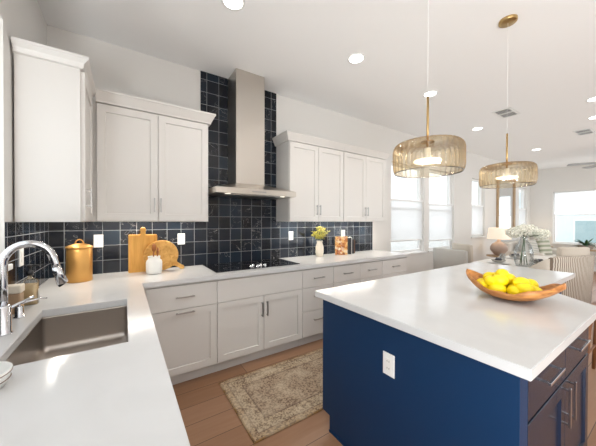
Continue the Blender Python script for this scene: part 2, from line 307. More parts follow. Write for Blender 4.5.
# ------------------------------------------------------------ mesh builder
ORI = {}
class MB:
    def __init__(s): s.bm = bmesh.new()
    def box(s, x0, x1, y0, y1, z0, z1, bev=0.0, seg=1):
        t = bmesh.new()
        r = bmesh.ops.create_cube(t, size=1.0)
        for v in t.verts: v.co = Vector(((x0+x1)/2+v.co.x*(x1-x0), (y0+y1)/2+v.co.y*(y1-y0), (z0+z1)/2+v.co.z*(z1-z0)))
        if bev: bmesh.ops.bevel(t, geom=list(t.edges), offset=bev, segments=seg, affect='EDGES', profile=0.5)
        s.merge(t); return s
    def merge(s, t, mtx=None):
        if mtx is not None: bmesh.ops.transform(t, matrix=mtx, verts=t.verts)
        vm = [s.bm.verts.new(v.co) for v in t.verts]
        for i, v in enumerate(t.verts): v.index = i
        for f in t.faces:
            try:
                nf = s.bm.faces.new([vm[v.index] for v in f.verts]); nf.smooth = f.smooth
            except ValueError: pass
        t.free(); return s
    def loops(s, rings, cap0=True, cap1=True, closed=True, smooth=True):
        R = [[s.bm.verts.new(p) for p in r] for r in rings]
        n = len(R[0])
        for a, b in zip(R, R[1:]):
            for i in range(n if closed else n-1):
                j = (i+1) % n
                try: s.bm.faces.new((a[i], a[j], b[j], b[i])).smooth = smooth
                except ValueError: pass
        if cap0: s.bm.faces.new(list(reversed(R[0])))
        if cap1: s.bm.faces.new(R[-1])
        return s
    def lathe(s, cx, cy, prof, n=32, cap0=True, cap1=True, rib=0, amp=0.0):
        rings = []
        for r, z in prof:
            rings.append([(cx+(r*(1+amp*math.cos(rib*2*PI*i/n)))*math.cos(2*PI*i/n), cy+(r*(1+amp*math.cos(rib*2*PI*i/n)))*math.sin(2*PI*i/n), z) for i in range(n)])
        return s.loops(rings, cap0, cap1)
    def tube(s, pts, rad, n=12, caps=True, flat=1.0):
        pts = [Vector(p) for p in pts]; rings = []
        prev = None
        for i, p in enumerate(pts):
            d = (pts[min(i+1, len(pts)-1)] - pts[max(i-1, 0)]).normalized()
            if prev is None:
                a = Vector((0, 0, 1)) if abs(d.z) < 0.9 else Vector((1, 0, 0)); u = d.cross(a).normalized()
            else: u = (prev - d*prev.dot(d)).normalized()
            prev = u; v = d.cross(u)
            r = rad[i] if isinstance(rad, (list, tuple)) else rad
            rings.append([tuple(p + u*(r*math.cos(2*PI*k/n)) + v*(r*flat*math.sin(2*PI*k/n))) for k in range(n)])
        return s.loops(rings, caps, caps)
    def prism(s, pts, z0, z1, bev=0):
        t = bmesh.new()
        a = [t.verts.new((x, y, z0)) for x, y in pts]; b = [t.verts.new((x, y, z1)) for x, y in pts]
        t.faces.new(list(reversed(a))); t.faces.new(b)
        for i in range(len(pts)):
            j = (i+1) % len(pts); t.faces.new((a[i], a[j], b[j], b[i]))
        if bev: bmesh.ops.bevel(t, geom=list(t.edges), offset=bev, segments=2, affect='EDGES')
        return s.merge(t)
    def ball(s, c, r, sub=2, sc=(1, 1, 1), rot=None, jit=0):
        t = bmesh.new(); bmesh.ops.create_icosphere(t, subdivisions=sub, radius=1)
        for v in t.verts:
            k = 1+random.uniform(-jit, jit); v.co = Vector((v.co.x*r*sc[0]*k, v.co.y*r*sc[1]*k, v.co.z*r*sc[2]*k))
        for f in t.faces: f.smooth = True
        m = Matrix.Translation(c) @ (rot if rot else Matrix())
        return s.merge(t, m)
    def xf(s, m): bmesh.ops.transform(s.bm, matrix=m, verts=s.bm.verts); return s
    def build(s, name, m, parent=None, origin=None):
        bmesh.ops.recalc_face_normals(s.bm, faces=s.bm.faces)
        o3 = Vector(origin) if origin is not None else (ORI[parent.name] if parent else Vector((0, 0, 0)))
        bmesh.ops.translate(s.bm, vec=-o3, verts=s.bm.verts)
        me = bpy.data.meshes.new(name); s.bm.to_mesh(me); s.bm.free(); me.materials.append(m)
        o = bpy.data.objects.new(name, me); COL.objects.link(o)
        if parent: o.parent = parent
        else: o.location = o3
        ORI[o.name] = o3
        return o
def tag(o, label, cat, group=None, kind=None):
    o['label'] = label; o['category'] = cat
    if group: o['group'] = group
    if kind: o['kind'] = kind
    return o
def thing(name, loc, label, cat, group=None):
    o = bpy.data.objects.new(name, None); COL.objects.link(o); o.location = loc; o.empty_display_size = 0.05
    ORI[o.name] = Vector(loc); return tag(o, label, cat, group)
def struct(name, mb, m): o = mb.build(name, m); o['kind'] = 'structure'; return o
def copy_tree(o, parent=None):
    c = o.copy(); COL.objects.link(c); c.parent = parent
    for ch in list(o.children): copy_tree(ch, c)
    return c

# ------------------------------------------------------------ the room
def wall_with_holes(axis, pos, th, a0, a1, z0, z1, holes):
    """wall slab in plane axis=pos..pos+th spanning a0..a1, holes (a,b,za,zb)"""
    mb = MB()
    def bx(a, b, za, zb):
        if b-a < 1e-4 or zb-za < 1e-4: return
        lo, hi = min(pos, pos+th), max(pos, pos+th)
        if axis == 'y': mb.box(a, b, lo, hi, za, zb)
        else: mb.box(lo, hi, a, b, za, zb)
    cur = a0
    for (a, b, za, zb) in sorted(holes):
        bx(cur, a, z0, z1); bx(a, b, z0, za); bx(a, b, zb, z1); cur = b
    bx(cur, a1, z0, z1)
    return mb
WINS = [(3.955, 4.985, 0.80, 2.46), (5.155, 6.150, 0.80, 2.46), (6.99, 7.69, 1.02, 2.44), (10.02, 10.72, 1.02, 2.44)]
struct('floor', MB().box(XL-0.2, XR+0.2, YB-0.2, YW+0.2, -0.1, 0), M['floor'])
struct('ceiling', MB().box(XL-0.2, XR+0.2, YB-0.2, YW+0.2, ZCEIL, ZCEIL+0.1), M['ceiling'])
struct('wall_back', wall_with_holes('y', YW, 0.16, XL-0.16, XR+0.16, 0, ZCEIL, WINS), M['wall'])
struct('wall_left', wall_with_holes('x', XL, -0.16, YB, YW, 0, ZCEIL, [(-2.9, -0.6, 0.12, 2.6), (0.25, 2.03, 1.16, 2.46)]), M['wall'])
struct('wall_right', wall_with_holes('x', XR, 0.16, YB, YW, 0, ZCEIL, [(-0.5, 2.45, 0.74, 2.30)]), M['wall'])
struct('wall_front', wall_with_holes('y', YB, -0.16, XL-0.16, XR+0.16, 0, ZCEIL, [(5.2, 10.8, 0.12, 2.6)]), M['wall'])

def window(n, axis, pos, inward, a, b, z0, z1, mid=True, shade=None, sill=True):
    """window frame set inside the reveal; inward = direction of room (+1/-1)"""
    root = bpy.data.objects.new('window_%d' % n, None); COL.objects.link(root); ORI[root.name] = Vector((0, 0, 0)); root['kind'] = 'structure'
    def bx(mb, a0, a1, d0, d1, za, zb, bev=0):
        p, q = pos - inward*d0, pos - inward*d1; lo, hi = min(p, q), max(p, q)
        if axis == 'y': mb.box(a0, a1, lo, hi, za, zb, bev)
        else: mb.box(lo, hi, a0, a1, za, zb, bev)
        return mb
    f = MB(); t = 0.045
    bx(f, a, a+t, 0.07, 0.12, z0, z1); bx(f, b-t, b, 0.07, 0.12, z0, z1); bx(f, a+t, b-t, 0.07, 0.12, z0, z0+t); bx(f, a+t, b-t, 0.07, 0.12, z1-t, z1)
    if mid: zm = (z0+z1)/2; bx(f, a+t, b-t, 0.075, 0.115, zm-0.02, zm+0.02)
    f.build('window_frame', M['trim'], root)
    bx(MB(), a+t, b-t, 0.092, 0.098, z0+t, z1-t).build('pane', M['pane'], root)
    if sill: bx(MB(), a-0.03, b+0.03, -0.025, 0.07, z0-0.03, z0+0.002, 0.004).build('window_sill', M['trim'], root)
    if shade:
        s0, s1 = shade
        sh = bx(MB(), a+0.012, b-0.012, 0.030, 0.034, s0+0.02, s1-0.02).build('roller_shade', M['shade'], root)
        bx(MB(), a+0.008, b-0.008, 0.022, 0.045, s0, s0+0.028, 0.004).build('bottom_rail', M['trim'], sh)
        bx(MB(), a+0.008, b-0.008, 0.022, 0.045, s1-0.028, s1, 0.004).build('top_rail', M['trim'], sh)
    return root
window(1, 'y', YW, -1, *WINS[0][:2], WINS[0][2], WINS[0][3], True, (1.02, 1.80))
window(2, 'y', YW, -1, *WINS[1][:2], WINS[1][2], WINS[1][3], True, (0.98, 1.76))
window(3, 'y', YW, -1, *WINS[2][:2], WINS[2][2], WINS[2][3], True, (1.05, 1.80))
window(4, 'y', YW, -1, *WINS[3][:2], WINS[3][2], WINS[3][3], True, (1.05, 1.80))
window(5, 'x', XL, 1, 0.25, 2.03, 1.16, 2.46, False)
window(6, 'x', XR, -1, -0.5, 2.45, 0.74, 2.30, False, (1.58, 2.29))
# unseen glazed openings behind the camera, added to let fill light in
for i in range(4):
    window(7+i, 'y', YB, 1, 5.2+1.4*i, 6.6+1.4*i, 0.12, 2.6, False, None, False)
window(11, 'x', XL, 1, -2.9, -1.75, 0.12, 2.6, False, None, False)
window(12, 'x', XL, 1, -1.75, -0.6, 0.12, 2.6, False, None, False)
# skirting
struct('baseboard_back', MB().box(3.60, XR, YW-0.014, YW, 0, 0.13, 0.003), M['trim'])
struct('baseboard_right', MB().box(XR-0.014, XR, YB, YW-0.014, 0, 0.13, 0.003), M['trim'])
struct('baseboard_left', MB().box(XL, XL+0.014, YB, -0.36, 0, 0.115, 0.003), M['trim'])

# tile: back wall band, hood column, left wall
struct('backsplash', MB().box(XL, 3.463, YW-0.009, YW, 0.914, 1.388).box(0.702, 1.637, YW-0.009, YW, 1.388, ZCEIL), M['tile'])
struct('backsplash', MB().box(XL, XL+0.009, 2.035, YW-0.009, 0.914, 1.388).box(XL, XL+0.009, -0.38, 2.035, 0.914, 1.128), M['tile_left'])

# outdoors, seen through the far window
tag(MB().box(-30, 45, -30, 35, -0.35, -0.25).build('ground', M['ground']), 'pale concrete ground outside the windows', 'ground', kind='structure')
nb = thing('neighbour_house', (17.5, 1.0, -0.25), 'pale blue-grey neighbouring house seen through the far right window', 'house')
MB().box(17, 20, -5, 7, -0.25, 2.9).build('house_wall', M['outside'], nb)
for (a, b, za, zb) in ((2.2, 3.1, 0.3, 1.5), (0.6, 1.7, 0.3, 1.5), (-1.2, -0.1, 0.3, 1.5)):
    fr = MB().box(16.93, 17.0, a, b, za, zb, 0.01).build('window_frame', M['trim'], nb)
    MB().box(16.91, 16.935, a+0.07, b-0.07, za+0.07, zb-0.07).build('pane', M['outside_dark'], fr)
MB().box(16.96, 17.0, -5, 7, -0.25, 0.1).build('plinth', M['outside_dark'], nb)

# ------------------------------------------------------------ cabinetry helpers
# a face map: (u, v, w) -> world;   '-y': u=x, w out to -y;  '+x': u=y, w out to +x;  '+y'
def fmap(face, pos):
    if face == '-y': return lambda u, v, w: (u, pos-w, v)
    if face == '+y': return lambda u, v, w: (u, pos+w, v)
    if face == '+x': return lambda u, v, w: (pos+w, u, v)
    if face == '-x': return lambda u, v, w: (pos-w, u, v)
def rect(u0, u1, v0, v1, w, f): return [f(u0, v0, w), f(u1, v0, w), f(u1, v1, w), f(u0, v1, w)]
def shaker(u0, u1, v0, v1, f, T=0.021, fw=0.058, dep=0.010, flat=False):
    e = 0.0018; mb = MB()
    r = [rect(u0, u1, v0, v1, 0, f), rect(u0, u1, v0, v1, T-e, f), rect(u0+e, u1-e, v0+e, v1-e, T, f)]
    if not flat:
        r += [rect(u0+fw, u1-fw, v0+fw, v1-fw, T, f), rect(u0+fw+0.003, u1-fw-0.003, v0+fw+0.003, v1-fw-0.003, T-dep, f)]
    return mb.loops(r, True, True, smooth=False)
def pull(uc, vc, L, f, vertical=False, T=0.021, out=0.030, th=0.0055):
    mb = MB()
    def b(u0, u1, v0, v1, w0, w1):
        P = [f(u0, v0, w0), f(u1, v1, w1)]
        mb.box(*sorted((P[0][0], P[1][0])), *sorted((P[0][1], P[1][1])), *sorted((P[0][2], P[1][2])), 0.001)
    h = L/2
    if vertical:
        b(uc-th, uc+th, vc-h, vc+h, T+out-2*th+0.002, T+out)
        for s in (-1, 1): b(uc-th+0.001, uc+th-0.001, vc+s*(h-0.012)-th+0.001, vc+s*(h-0.012)+th-0.001, T-0.001, T+out-0.004)
    else:
        b(uc-h, uc+h, vc-th, vc+th, T+out-2*th+0.002, T+out)
        for s in (-1, 1): b(uc+s*(h-0.012)-th+0.001, uc+s*(h-0.012)+th-0.001, vc-th+0.001, vc+th-0.001, T-0.001, T+out-0.004)
    return mb
G = 0.002
def front(root, f, u0, u1, v0, v1, kind, m, hm, hpos=None, L=0.15, vert=False, flat=False, fw=0.058):
    d = shaker(u0+G, u1-G, v0+G, v1-G, f, flat=flat, fw=fw).build(kind, m, root)
    if hpos: pull(hpos[0], hpos[1], L, f, vert).build('handle', hm, d)
    return d

# ------------------------------------------------------------ lower cabinets along the back wall
YF = 2.395           # carcass front; doors stand 21 mm proud -> 2.374
fb = fmap('-y', YF)
def base_unit(x0, x1, label, build):
    t = thing('base_cabinet', ((x0+x1)/2, YF+0.3, 0), label, 'cabinet', 'white base cabinets along the tiled wall')
    MB().box(x0+0.0005, x1-0.0005, YF, YW-0.001, 0.1, 0.874).build('body', M['cab'], t)
    MB().box(x0+0.0005, x1-0.0005, 2.447, 2.462, 0.0, 0.1).build('toe_board', M['cab_in'], t)
    build(t)
ZD0, ZD1, ZS = 0.112, 0.858, 0.655
def b1(t):
    front(t, fb, 0.145, 0.70, ZS, ZD1, 'drawer', M['cab'], M['nickel'], (0.43, 0.76), 0.15, flat=True)
    front(t, fb, 0.145, 0.70, ZD0, ZS, 'door', M['cab'], M['nickel'], (0.43, 0.628), 0.15)
def b2(t):
    front(t, fb, 0.70, 1.63, ZS, ZD1, 'false_drawer', M['cab'], M['nickel'], flat=True)
    front(t, fb, 0.70, 1.165, ZD0, ZS, 'door', M['cab'], M['nickel'], (1.140, 0.525), 0.145, True)
    front(t, fb, 1.165, 1.63, ZD0, ZS, 'door', M['cab'], M['nickel'], (1.195, 0.525), 0.145, True)
def b3(t):
    for z0, z1 in ((ZS, ZD1), (0.39, ZS), (ZD0, 0.39)):
        front(t, fb, 1.63, 2.075, z0, z1, 'drawer', M['cab'], M['nickel'], (1.85, (z0+z1)/2 if z0 == ZS else z1-0.10), 0.15, flat=True)
def bD(x0, x1, hs):
    def g(t):
        front(t, fb, x0, x1, ZS, ZD1, 'drawer', M['cab'], M['nickel'], ((x0+x1)/2, 0.757), 0.15, flat=True)
        front(t, fb, x0, x1, ZD0, ZS, 'door', M['cab'], M['nickel'], (x1-0.04 if hs else x0+0.04, 0.54), 0.145, True)
    return g
base_unit(0.12, 0.70, 'white base cabinet in the corner, one drawer over one wide pull-out door', b1)
base_unit(0.70, 1.63, 'wide white base cabinet under the cooktop with two shaker doors', b2)
base_unit(1.63, 2.075, 'white three-drawer base cabinet just right of the cooktop cabinet', b3)
base_unit(2.075, 2.53, 'white base cabinet below the books, second from the three-drawer unit', bD(2.075, 2.53, True))
base_unit(2.53, 2.955, 'white base cabinet with one drawer, last but one before the counter end', bD(2.53, 2.955, False))
base_unit(2.955, 3.52, 'white base cabinet at the far right end of the counter', bD(2.955, 3.52, True))
# ------------------------------------------------------------ base cabinets under the sink counter
fx = fmap('+x', 0.07)
t = thing('sink_cabinet', (-0.2, 1.5, 0), 'white base cabinet under the steel sink, facing the island', 'cabinet')
mb = MB(); mb.box(XL+0.001, 0.07, 1.05, 1.068, 0.1, 0.874).box(XL+0.001, 0.07, 2.14, 2.158, 0.1, 0.874).box(XL+0.001, 0.07, 1.068, 2.14, 0.1, 0.118).box(0.052, 0.07, 1.068, 2.14, 0.118, 0.874)
mb.build('body', M['cab'], t)
MB().box(0.005, 0.02, 1.05, 2.158, 0, 0.1).build('toe_board', M['cab_in'], t)
front(t, fx, 1.055, 1.603, ZD0, ZD1, 'door', M['cab'], M['nickel'], (1.565, 0.72), 0.145, True)
front(t, fx, 1.603, 2.150, ZD0, ZD1, 'door', M['cab'], M['nickel'], (1.641, 0.72), 0.145, True)
t = thing('base_cabinet', (-0.2, 0.5, 0), 'white base cabinet under the near end of the sink counter', 'cabinet', 'white base cabinets under the sink counter')
MB().box(XL+0.001, 0.07, -0.35, 1.049, 0.1, 0.874).build('body', M['cab'], t)
MB().box(0.005, 0.02, -0.35, 1.049, 0, 0.1).build('toe_board', M['cab_in'], t)
for a, b in ((-0.345, 0.35), (0.35, 1.045)):
    front(t, fx, a, b, ZS, ZD1, 'drawer', M['cab'], M['nickel'], ((a+b)/2, 0.757), 0.15, flat=True)
    front(t, fx, a, b, ZD0, ZS, 'door', M['cab'], M['nickel'], (b-0.05, 0.54), 0.145, True)
t = thing('corner_cabinet', (-0.2, 2.5, 0), 'white blind corner base cabinet between sink and drawer unit', 'cabinet')
MB().box(XL+0.001, 0.07, 2.159, YW-0.001, 0.1, 0.874).box(0.07, 0.1195, YF, YW-0.001, 0.1, 0.874).build('body', M['cab'], t)
MB().box(0.005, 0.02, 2.159, 2.47, 0, 0.1).box(0.02, 0.119, 2.447, 2.462, 0, 0.1).build('toe_board', M['cab_in'], t)

# ------------------------------------------------------------ countertop (L, sink cut out)
XS0, XS1, YS0, YS1 = -0.366, 0.015, 1.25, 1.94
ct = bmesh.new()
def slab(outer, hole, z0, z1, bev=0.003):
    xs = sorted(set([p[0] for p in outer]+[p[0] for p in hole])); ys = sorted(set([p[1] for p in outer]+[p[1] for p in hole]))
    bm = bmesh.new(); vd = {}
    def inside(x, y, poly):
        c = False; j = len(poly)-1
        for i in range(len(poly)):
            xi, yi = poly[i]; xj, yj = poly[j]
            if (yi > y) != (yj > y) and x < (xj-xi)*(y-yi)/(yj-yi)+xi: c = not c
            j = i
        return c
    fs = []
    for i in range(len(xs)-1):
        for j in range(len(ys)-1):
            cx, cy = (xs[i]+xs[i+1])/2, (ys[j]+ys[j+1])/2
            if inside(cx, cy, outer) and not (hole and inside(cx, cy, hole)):
                q = []
                for (x, y) in ((xs[i], ys[j]), (xs[i+1], ys[j]), (xs[i+1], ys[j+1]), (xs[i], ys[j+1])):
                    if (x, y) not in vd: vd[(x, y)] = bm.verts.new((x, y, z1))
                    q.append(vd[(x, y)])
                fs.append(bm.faces.new(q))
    r = bmesh.ops.extrude_face_region(bm, geom=fs)
    nv = [g for g in r['geom'] if isinstance(g, bmesh.types.BMVert)]
    bmesh.ops.translate(bm, vec=(0, 0, z0-z1), verts=nv)
    bmesh.ops.recalc_face_normals(bm, faces=bm.faces)
    sharp = [e for e in bm.edges if len(e.link_faces) == 2 and e.calc_face_angle(0) > 1]
    bmesh.ops.bevel(bm, geom=sharp, offset=bev, segments=2, affect='EDGES')
    mb = MB(); mb.merge(bm); return mb
XC = 0.119
outer = [(XL+0.010, -0.38), (XC, -0.38), (XC, 2.349), (3.55, 2.349), (3.55, YW-0.010), (XL+0.010, YW-0.010)]
hole = [(XS0, YS0), (XS1, YS0), (XS1, YS1), (XS0, YS1)]
tag(slab(outer, hole, 0.874, 0.914).build('countertop', M['quartz'], origin=(XC, 2.0, 0.874)), 'L-shaped white quartz worktop holding the sink and cooktop', 'countertop')
# sink bowl
def rrect(x0, x1, y0, y1, r, z, n=5):
    p = []
    for cx, cy, a0 in ((x1-r, y1-r, 0), (x0+r, y1-r, PI/2), (x0+r, y0+r, PI), (x1-r, y0+r, 1.5*PI)):
        for k in range(n+1):
            a = a0+PI/2*k/n; p.append((cx+r*math.cos(a), cy+r*math.sin(a), z))
    return p
sk = thing('sink', ((XS0+XS1)/2, (YS0+YS1)/2, 0.67), 'undermount stainless steel sink set in the white worktop', 'sink')
o = 0.004
rings = [rrect(XS0-0.02, XS1+0.02, YS0-0.02, YS1+0.02, 0.03, 0.8735), rrect(XS0-o, XS1+o, YS0-o, YS1+o, 0.022, 0.8735)]
for d, z in ((0, 0.865), (0.002, 0.72), (0.006, 0.700), (0.014, 0.690), (0.028, 0.685), (0.10, 0.682)): rings.append(rrect(XS0-o+d, XS1+o-d, YS0-o+d, YS1+o-d, 0.022+d*0.6, z))
bw = MB().loops(rings, False, True); ob = bw.build('basin', M['sink'], sk)
md = ob.modifiers.new('s', 'SOLIDIFY'); md.thickness = 0.002; md.offset = -1
MB().lathe(-0.175, 1.62, [(0.0, 0.6835), (0.030, 0.6835), (0.042, 0.686), (0.045, 0.6845), (0.045, 0.6825)], 28, False, False).build('drain', M['chrome'], sk)

# faucet
fc = thing('faucet', (-0.428, 1.62, 0.914), 'chrome gooseneck kitchen faucet standing behind the sink', 'faucet')
MB().lathe(-0.428, 1.62, [(0.030, 0.914), (0.030, 0.919), (0.0255, 0.923), (0.0255, 1.030), (0.022, 1.036), (0.0, 1.036)], 28).build('base', M['chrome'], fc)
pts = [(-0.428, 1.62, 1.03), (-0.428, 1.62, 1.12), (-0.428, 1.62, 1.20)]
for k in range(1, 15):
    a = PI - k*(PI*0.93)/14; pts.append((-0.348+0.080*math.cos(a), 1.62+0.006*k/14, 1.208+0.086*math.sin(a)))
e0 = Vector(pts[-1]); e1 = Vector((-0.258, 1.63, 1.175)); pts += [tuple(e0.lerp(e1, 0.5)), tuple(e1)]
MB().tube(pts, 0.0155, 18).build('spout', M['chrome'], fc)
MB().tube([(-0.2605, 1.629, 1.185), (-0.255, 1.63, 1.165), (-0.238, 1.632, 1.105), (-0.2375, 1.632, 1.1035)], [0.0150, 0.0175, 0.0215, 0.018], 18).build('spray_head', M['chrome'], fc)
MB().tube([(-0.243, 1.6315, 1.106), (-0.2365, 1.632, 1.098)], [0.0175, 0.0165], 16).build('nozzle', M['black'], fc)
MB().tube([(-0.428, 1.64, 0.998), (-0.428, 1.655, 1.000)], 0.014, 14).tube([(-0.426, 1.652, 1.000), (-0.415, 1.672, 1.012), (-0.345, 1.685, 1.048)], [0.008, 0.007, 0.0055], 10).build('lever', M['chrome'], fc)
ds = thing('soap_dispenser', (-0.435, 1.86, 0.914), 'short chrome pump dispenser with a thin spout beside the faucet', 'soap dispenser')
MB().lathe(-0.435, 1.86, [(0.022, 0.914), (0.022, 0.918), (0.0165, 0.921), (0.0165, 0.965), (0.013, 0.969), (0.0, 0.969)], 22).build('body', M['chrome'], ds)
MB().tube([(-0.435, 1.86, 0.969), (-0.435, 1.86, 0.980), (-0.430, 1.862, 0.983), (-0.36, 1.885, 0.992), (-0.338, 1.892, 0.986)], [0.006, 0.006, 0.006, 0.0042, 0.004], 10).build('spout', M['chrome'], ds)

# bottles behind the sink
bt = thing('soap_bottle', (-0.452, 2.12, 0.914), 'clear glass soap bottle with black pump top by the tiles', 'bottle')
MB().loops([rrect(-0.488, -0.416, 2.088, 2.152, 0.016, z) for z in (0.9145, 0.917, 1.045)] + [rrect(-0.480, -0.424, 2.094, 2.146, 0.02, 1.058), rrect(-0.465, -0.439, 2.107, 2.133, 0.0125, 1.068), rrect(-0.465, -0.439, 2.107, 2.133, 0.0125, 1.085)]).build('glass_body', M['clear'], bt)
MB().loops([rrect(-0.485, -0.419, 2.091, 2.149, 0.014, z) for z in (0.9165, 1.030)]).build('liquid', M['amber'], bt)
MB().loops([rrect(-0.4155, -0.4150, 2.105, 2.135, 0.0001, z) for z in (0.945, 1.00)]).build('paper_label', M['label'], bt)
MB().lathe(-0.452, 2.12, [(0.016, 1.080), (0.016, 1.104), (0.008, 1.108), (0.008, 1.128), (0.013, 1.130), (0.013, 1.142), (0.0, 1.142)], 20).tube([(-0.452, 2.12, 1.136), (-0.415, 2.11, 1.136), (-0.405, 2.107, 1.130)], 0.0045, 8).build('pump', M['black'], bt)
tj = thing('canister_jar', (-0.475, 1.955, 0.914), 'tan square jar with a cream lid against the left tiles', 'jar')
MB().box(-0.505, -0.445, 1.925, 1.985, 0.9145, 1.02, 0.008, 2).build('jar_body', M['tanbox'], tj)
MB().box(-0.508, -0.442, 1.922, 1.988, 1.0205, 1.062, 0.006, 2).build('lid', M['cream'], tj)
cp = thing('ceramic_cup', (-0.352, 1.115, 0.914), 'small cream ceramic cup with dark rings at the near corner of the sink', 'cup')
cx, cy = -0.352, 1.115
MB().lathe(cx, cy, [(0.05, 0.9145), (0.062, 0.918), (0.070, 0.935), (0.074, 0.955), (0.075, 0.962), (0.070, 0.962), (0.062, 0.935), (0.0, 0.923)], 36).build('cup_body', M['ceramic'], cp)
for r, z in ((0.0715, 0.937), (0.0745, 0.955)):
    MB().tube([(cx+r*math.cos(2*PI*k/36), cy+r*math.sin(2*PI*k/36), z) for k in range(37)], 0.0012, 6).build('painted_ring', M['book_brown'], cp)

# ------------------------------------------------------------ upper cabinets
YU = 2.681; fu = fmap('-y', YU); ZU0, ZU1, ZCR = 1.388, 2.352, 2.447
def crown(mb, path, z0=2.350, z1=ZCR, k=1.0):
    """path: list of (x,y,nx,ny) at body face, profile flares outward"""
    prof = [(0.0, z0-0.002), (0.022, z0+0.002), (0.024, z0+0.014), (0.032, z0+0.030), (0.055, z1-0.020), (0.060, z1-0.016), (0.060, z1)]
    rings = [[(x+nx*d*k, y+ny*d*k, z) for d, z in prof] + [(x-nx*0.012, y-ny*0.012, z1), (x-nx*0.012, y-ny*0.012, z0)] for x, y, nx, ny in path]
    mb.loops(rings, True, True, smooth=False); return mb
def upper_unit(x0, x1, label, hx, left_ret, right_ret):
    t = thing('wall_cabinet', ((x0+x1)/2, YU+0.15, ZU0), label, 'cabinet', 'white wall cabinets on the tiled wall')
    MB().box(x0+0.0005, x1-0.0005, YU, YW-0.010, ZU0+0.014, ZU1).box(x0+0.0005, x1-0.0005, YU, YU+0.018, ZU0, ZU0+0.014).box(x0+0.0005, x0+0.018, YU+0.018, YW-0.010, ZU0, ZU0+0.014).box(x1-0.018, x1-0.0005, YU+0.018, YW-0.010, ZU0, ZU0+0.014).build('body', M['cab'], t)
    xm = (x0+x1)/2
    front(t, fu, x0+0.004, xm, ZU0+0.006, ZU1-0.01, 'door', M['cab'], M['nickel'], (hx-0.025, 1.535), 0.125, True)
    front(t, fu, xm, x1-0.004, ZU0+0.006, ZU1-0.01, 'door', M['cab'], M['nickel'], (hx+0.025, 1.535), 0.125, True)
    p = []
    if left_ret: p += [(x0, YW-0.011, -1, 0), (x0, YU, -1, -1)]
    else: p += [(x0+0.0006, YU, 0, -1)]
    if right_ret: p += [(x1, YU, 1, -1), (x1, YW-0.011, 1, 0)]
    else: p += [(x1-0.0006, YU, 0, -1)]
    crown(MB(), p).build('crown', M['cab'], t)
    MB().box(x0+0.03, x1-0.03, 2.80, 2.825, 1.396, 1.4015).build('light_strip', M['strip'], t)
    return t
upper_unit(-0.185, 0.702, 'white double-door wall cabinet left of the range hood', 0.254, False, True)
upper_unit(1.637, 2.503, 'white double-door wall cabinet directly right of the range hood', 2.063, True, False)
upper_unit(2.503, 3.385, 'white double-door wall cabinet at the right end near the windows', 2.941, False, True)
# corner cabinet on the left wall
t = thing('corner_wall_cabinet', (-0.36, 2.5, ZU0), 'white corner wall cabinet with a blank side panel facing the window', 'cabinet')
xf_ = -0.225
MB().box(XL+0.010, xf_, 2.16, YW-0.010, ZU0+0.014, ZU1).box(xf_-0.018, xf_, 2.16, YW-0.010, ZU0, ZU0+0.014).build('body', M['cab'], t)
MB().box(XL+0.010, xf_, 2.148, 2.1595, ZU0, ZU1, 0.002).build('side_panel', M['cab'], t)
front(t, fmap('+x', xf_), 2.164, 2.655, ZU0+0.006, ZU1-0.01, 'door', M['cab'], M['nickel'], (2.215, 1.545), 0.125, True)
MB().box(xf_, -0.186, 2.685, YW-0.010, ZU0, ZU1).build('filler', M['cab'], t)
crown(MB(), [(XL+0.010, 2.148, 0, -1), (xf_, 2.148, 1, -1), (xf_, 2.66, 1, 0)], z1=2.418, k=0.75).build('crown', M['cab'], t)
def strip_light(x, y, sx, sy, p):
    area('under_cabinet_light', (x, y, 1.3945), (0, 0, 0), sx, sy, p, (1.0, 0.93, 0.82))
strip_light(0.26, 2.86, 0.8, 0.03, 3.6); strip_light(2.07, 2.86, 0.8, 0.03, 3.6); strip_light(2.94, 2.86, 0.8, 0.03, 3.6); strip_light(-0.38, 2.55, 0.03, 0.7, 2.0)

# ------------------------------------------------------------ range hood
hd = thing('range_hood', (1.172, 2.75, 1.665), 'stainless steel chimney range hood over the black cooktop', 'range hood')
MB().box(1.004, 1.340, 2.722, YW-0.0095, 1.80, ZCEIL-0.001, 0.002).build('chimney', M['steel'], hd)
hx0, hx1, hy0, hy1 = 0.722, 1.622, 2.495, YW-0.0095
cn = MB(); cn.loops([[(hx0+0.01, hy0+0.01, 1.668), (hx1-0.01, hy0+0.01, 1.668), (hx1-0.01, hy1, 1.668), (hx0+0.01, hy1, 1.668)],
    [(hx0, hy0, 1.668), (hx1, hy0, 1.668), (hx1, hy1, 1.668), (hx0, hy1, 1.668)],
    [(hx0, hy0, 1.722), (hx1, hy0, 1.722), (hx1, hy1, 1.722), (hx0, hy1, 1.722)],
    [(hx0+0.02, hy0+0.02, 1.732), (hx1-0.02, hy0+0.02, 1.732), (hx1-0.02, hy1, 1.732), (hx0+0.02, hy1, 1.732)],
    [(1.0035, 2.7215, 1.7995), (1.3405, 2.7215, 1.7995), (1.3405, hy1, 1.7995), (1.0035, hy1, 1.7995)]], smooth=False)
cn.build('canopy', M['steel'], hd)
MB().box(hx0+0.10, hx1-0.10, hy0+0.07, hy1-0.06, 1.660, 1.6675).build('filter', M['nickel'], hd)
for x in (0.86, 1.48):
    MB().lathe(x, 2.56, [(0.0, 1.6645), (0.026, 1.6645), (0.026, 1.6675)], 20, False, False).build('lamp', M['disc_warm'], hd)
MB().box(1.09, 1.25, hy0-0.001, hy0, 1.688, 1.702).build('control_strip', M['nickel'], hd)

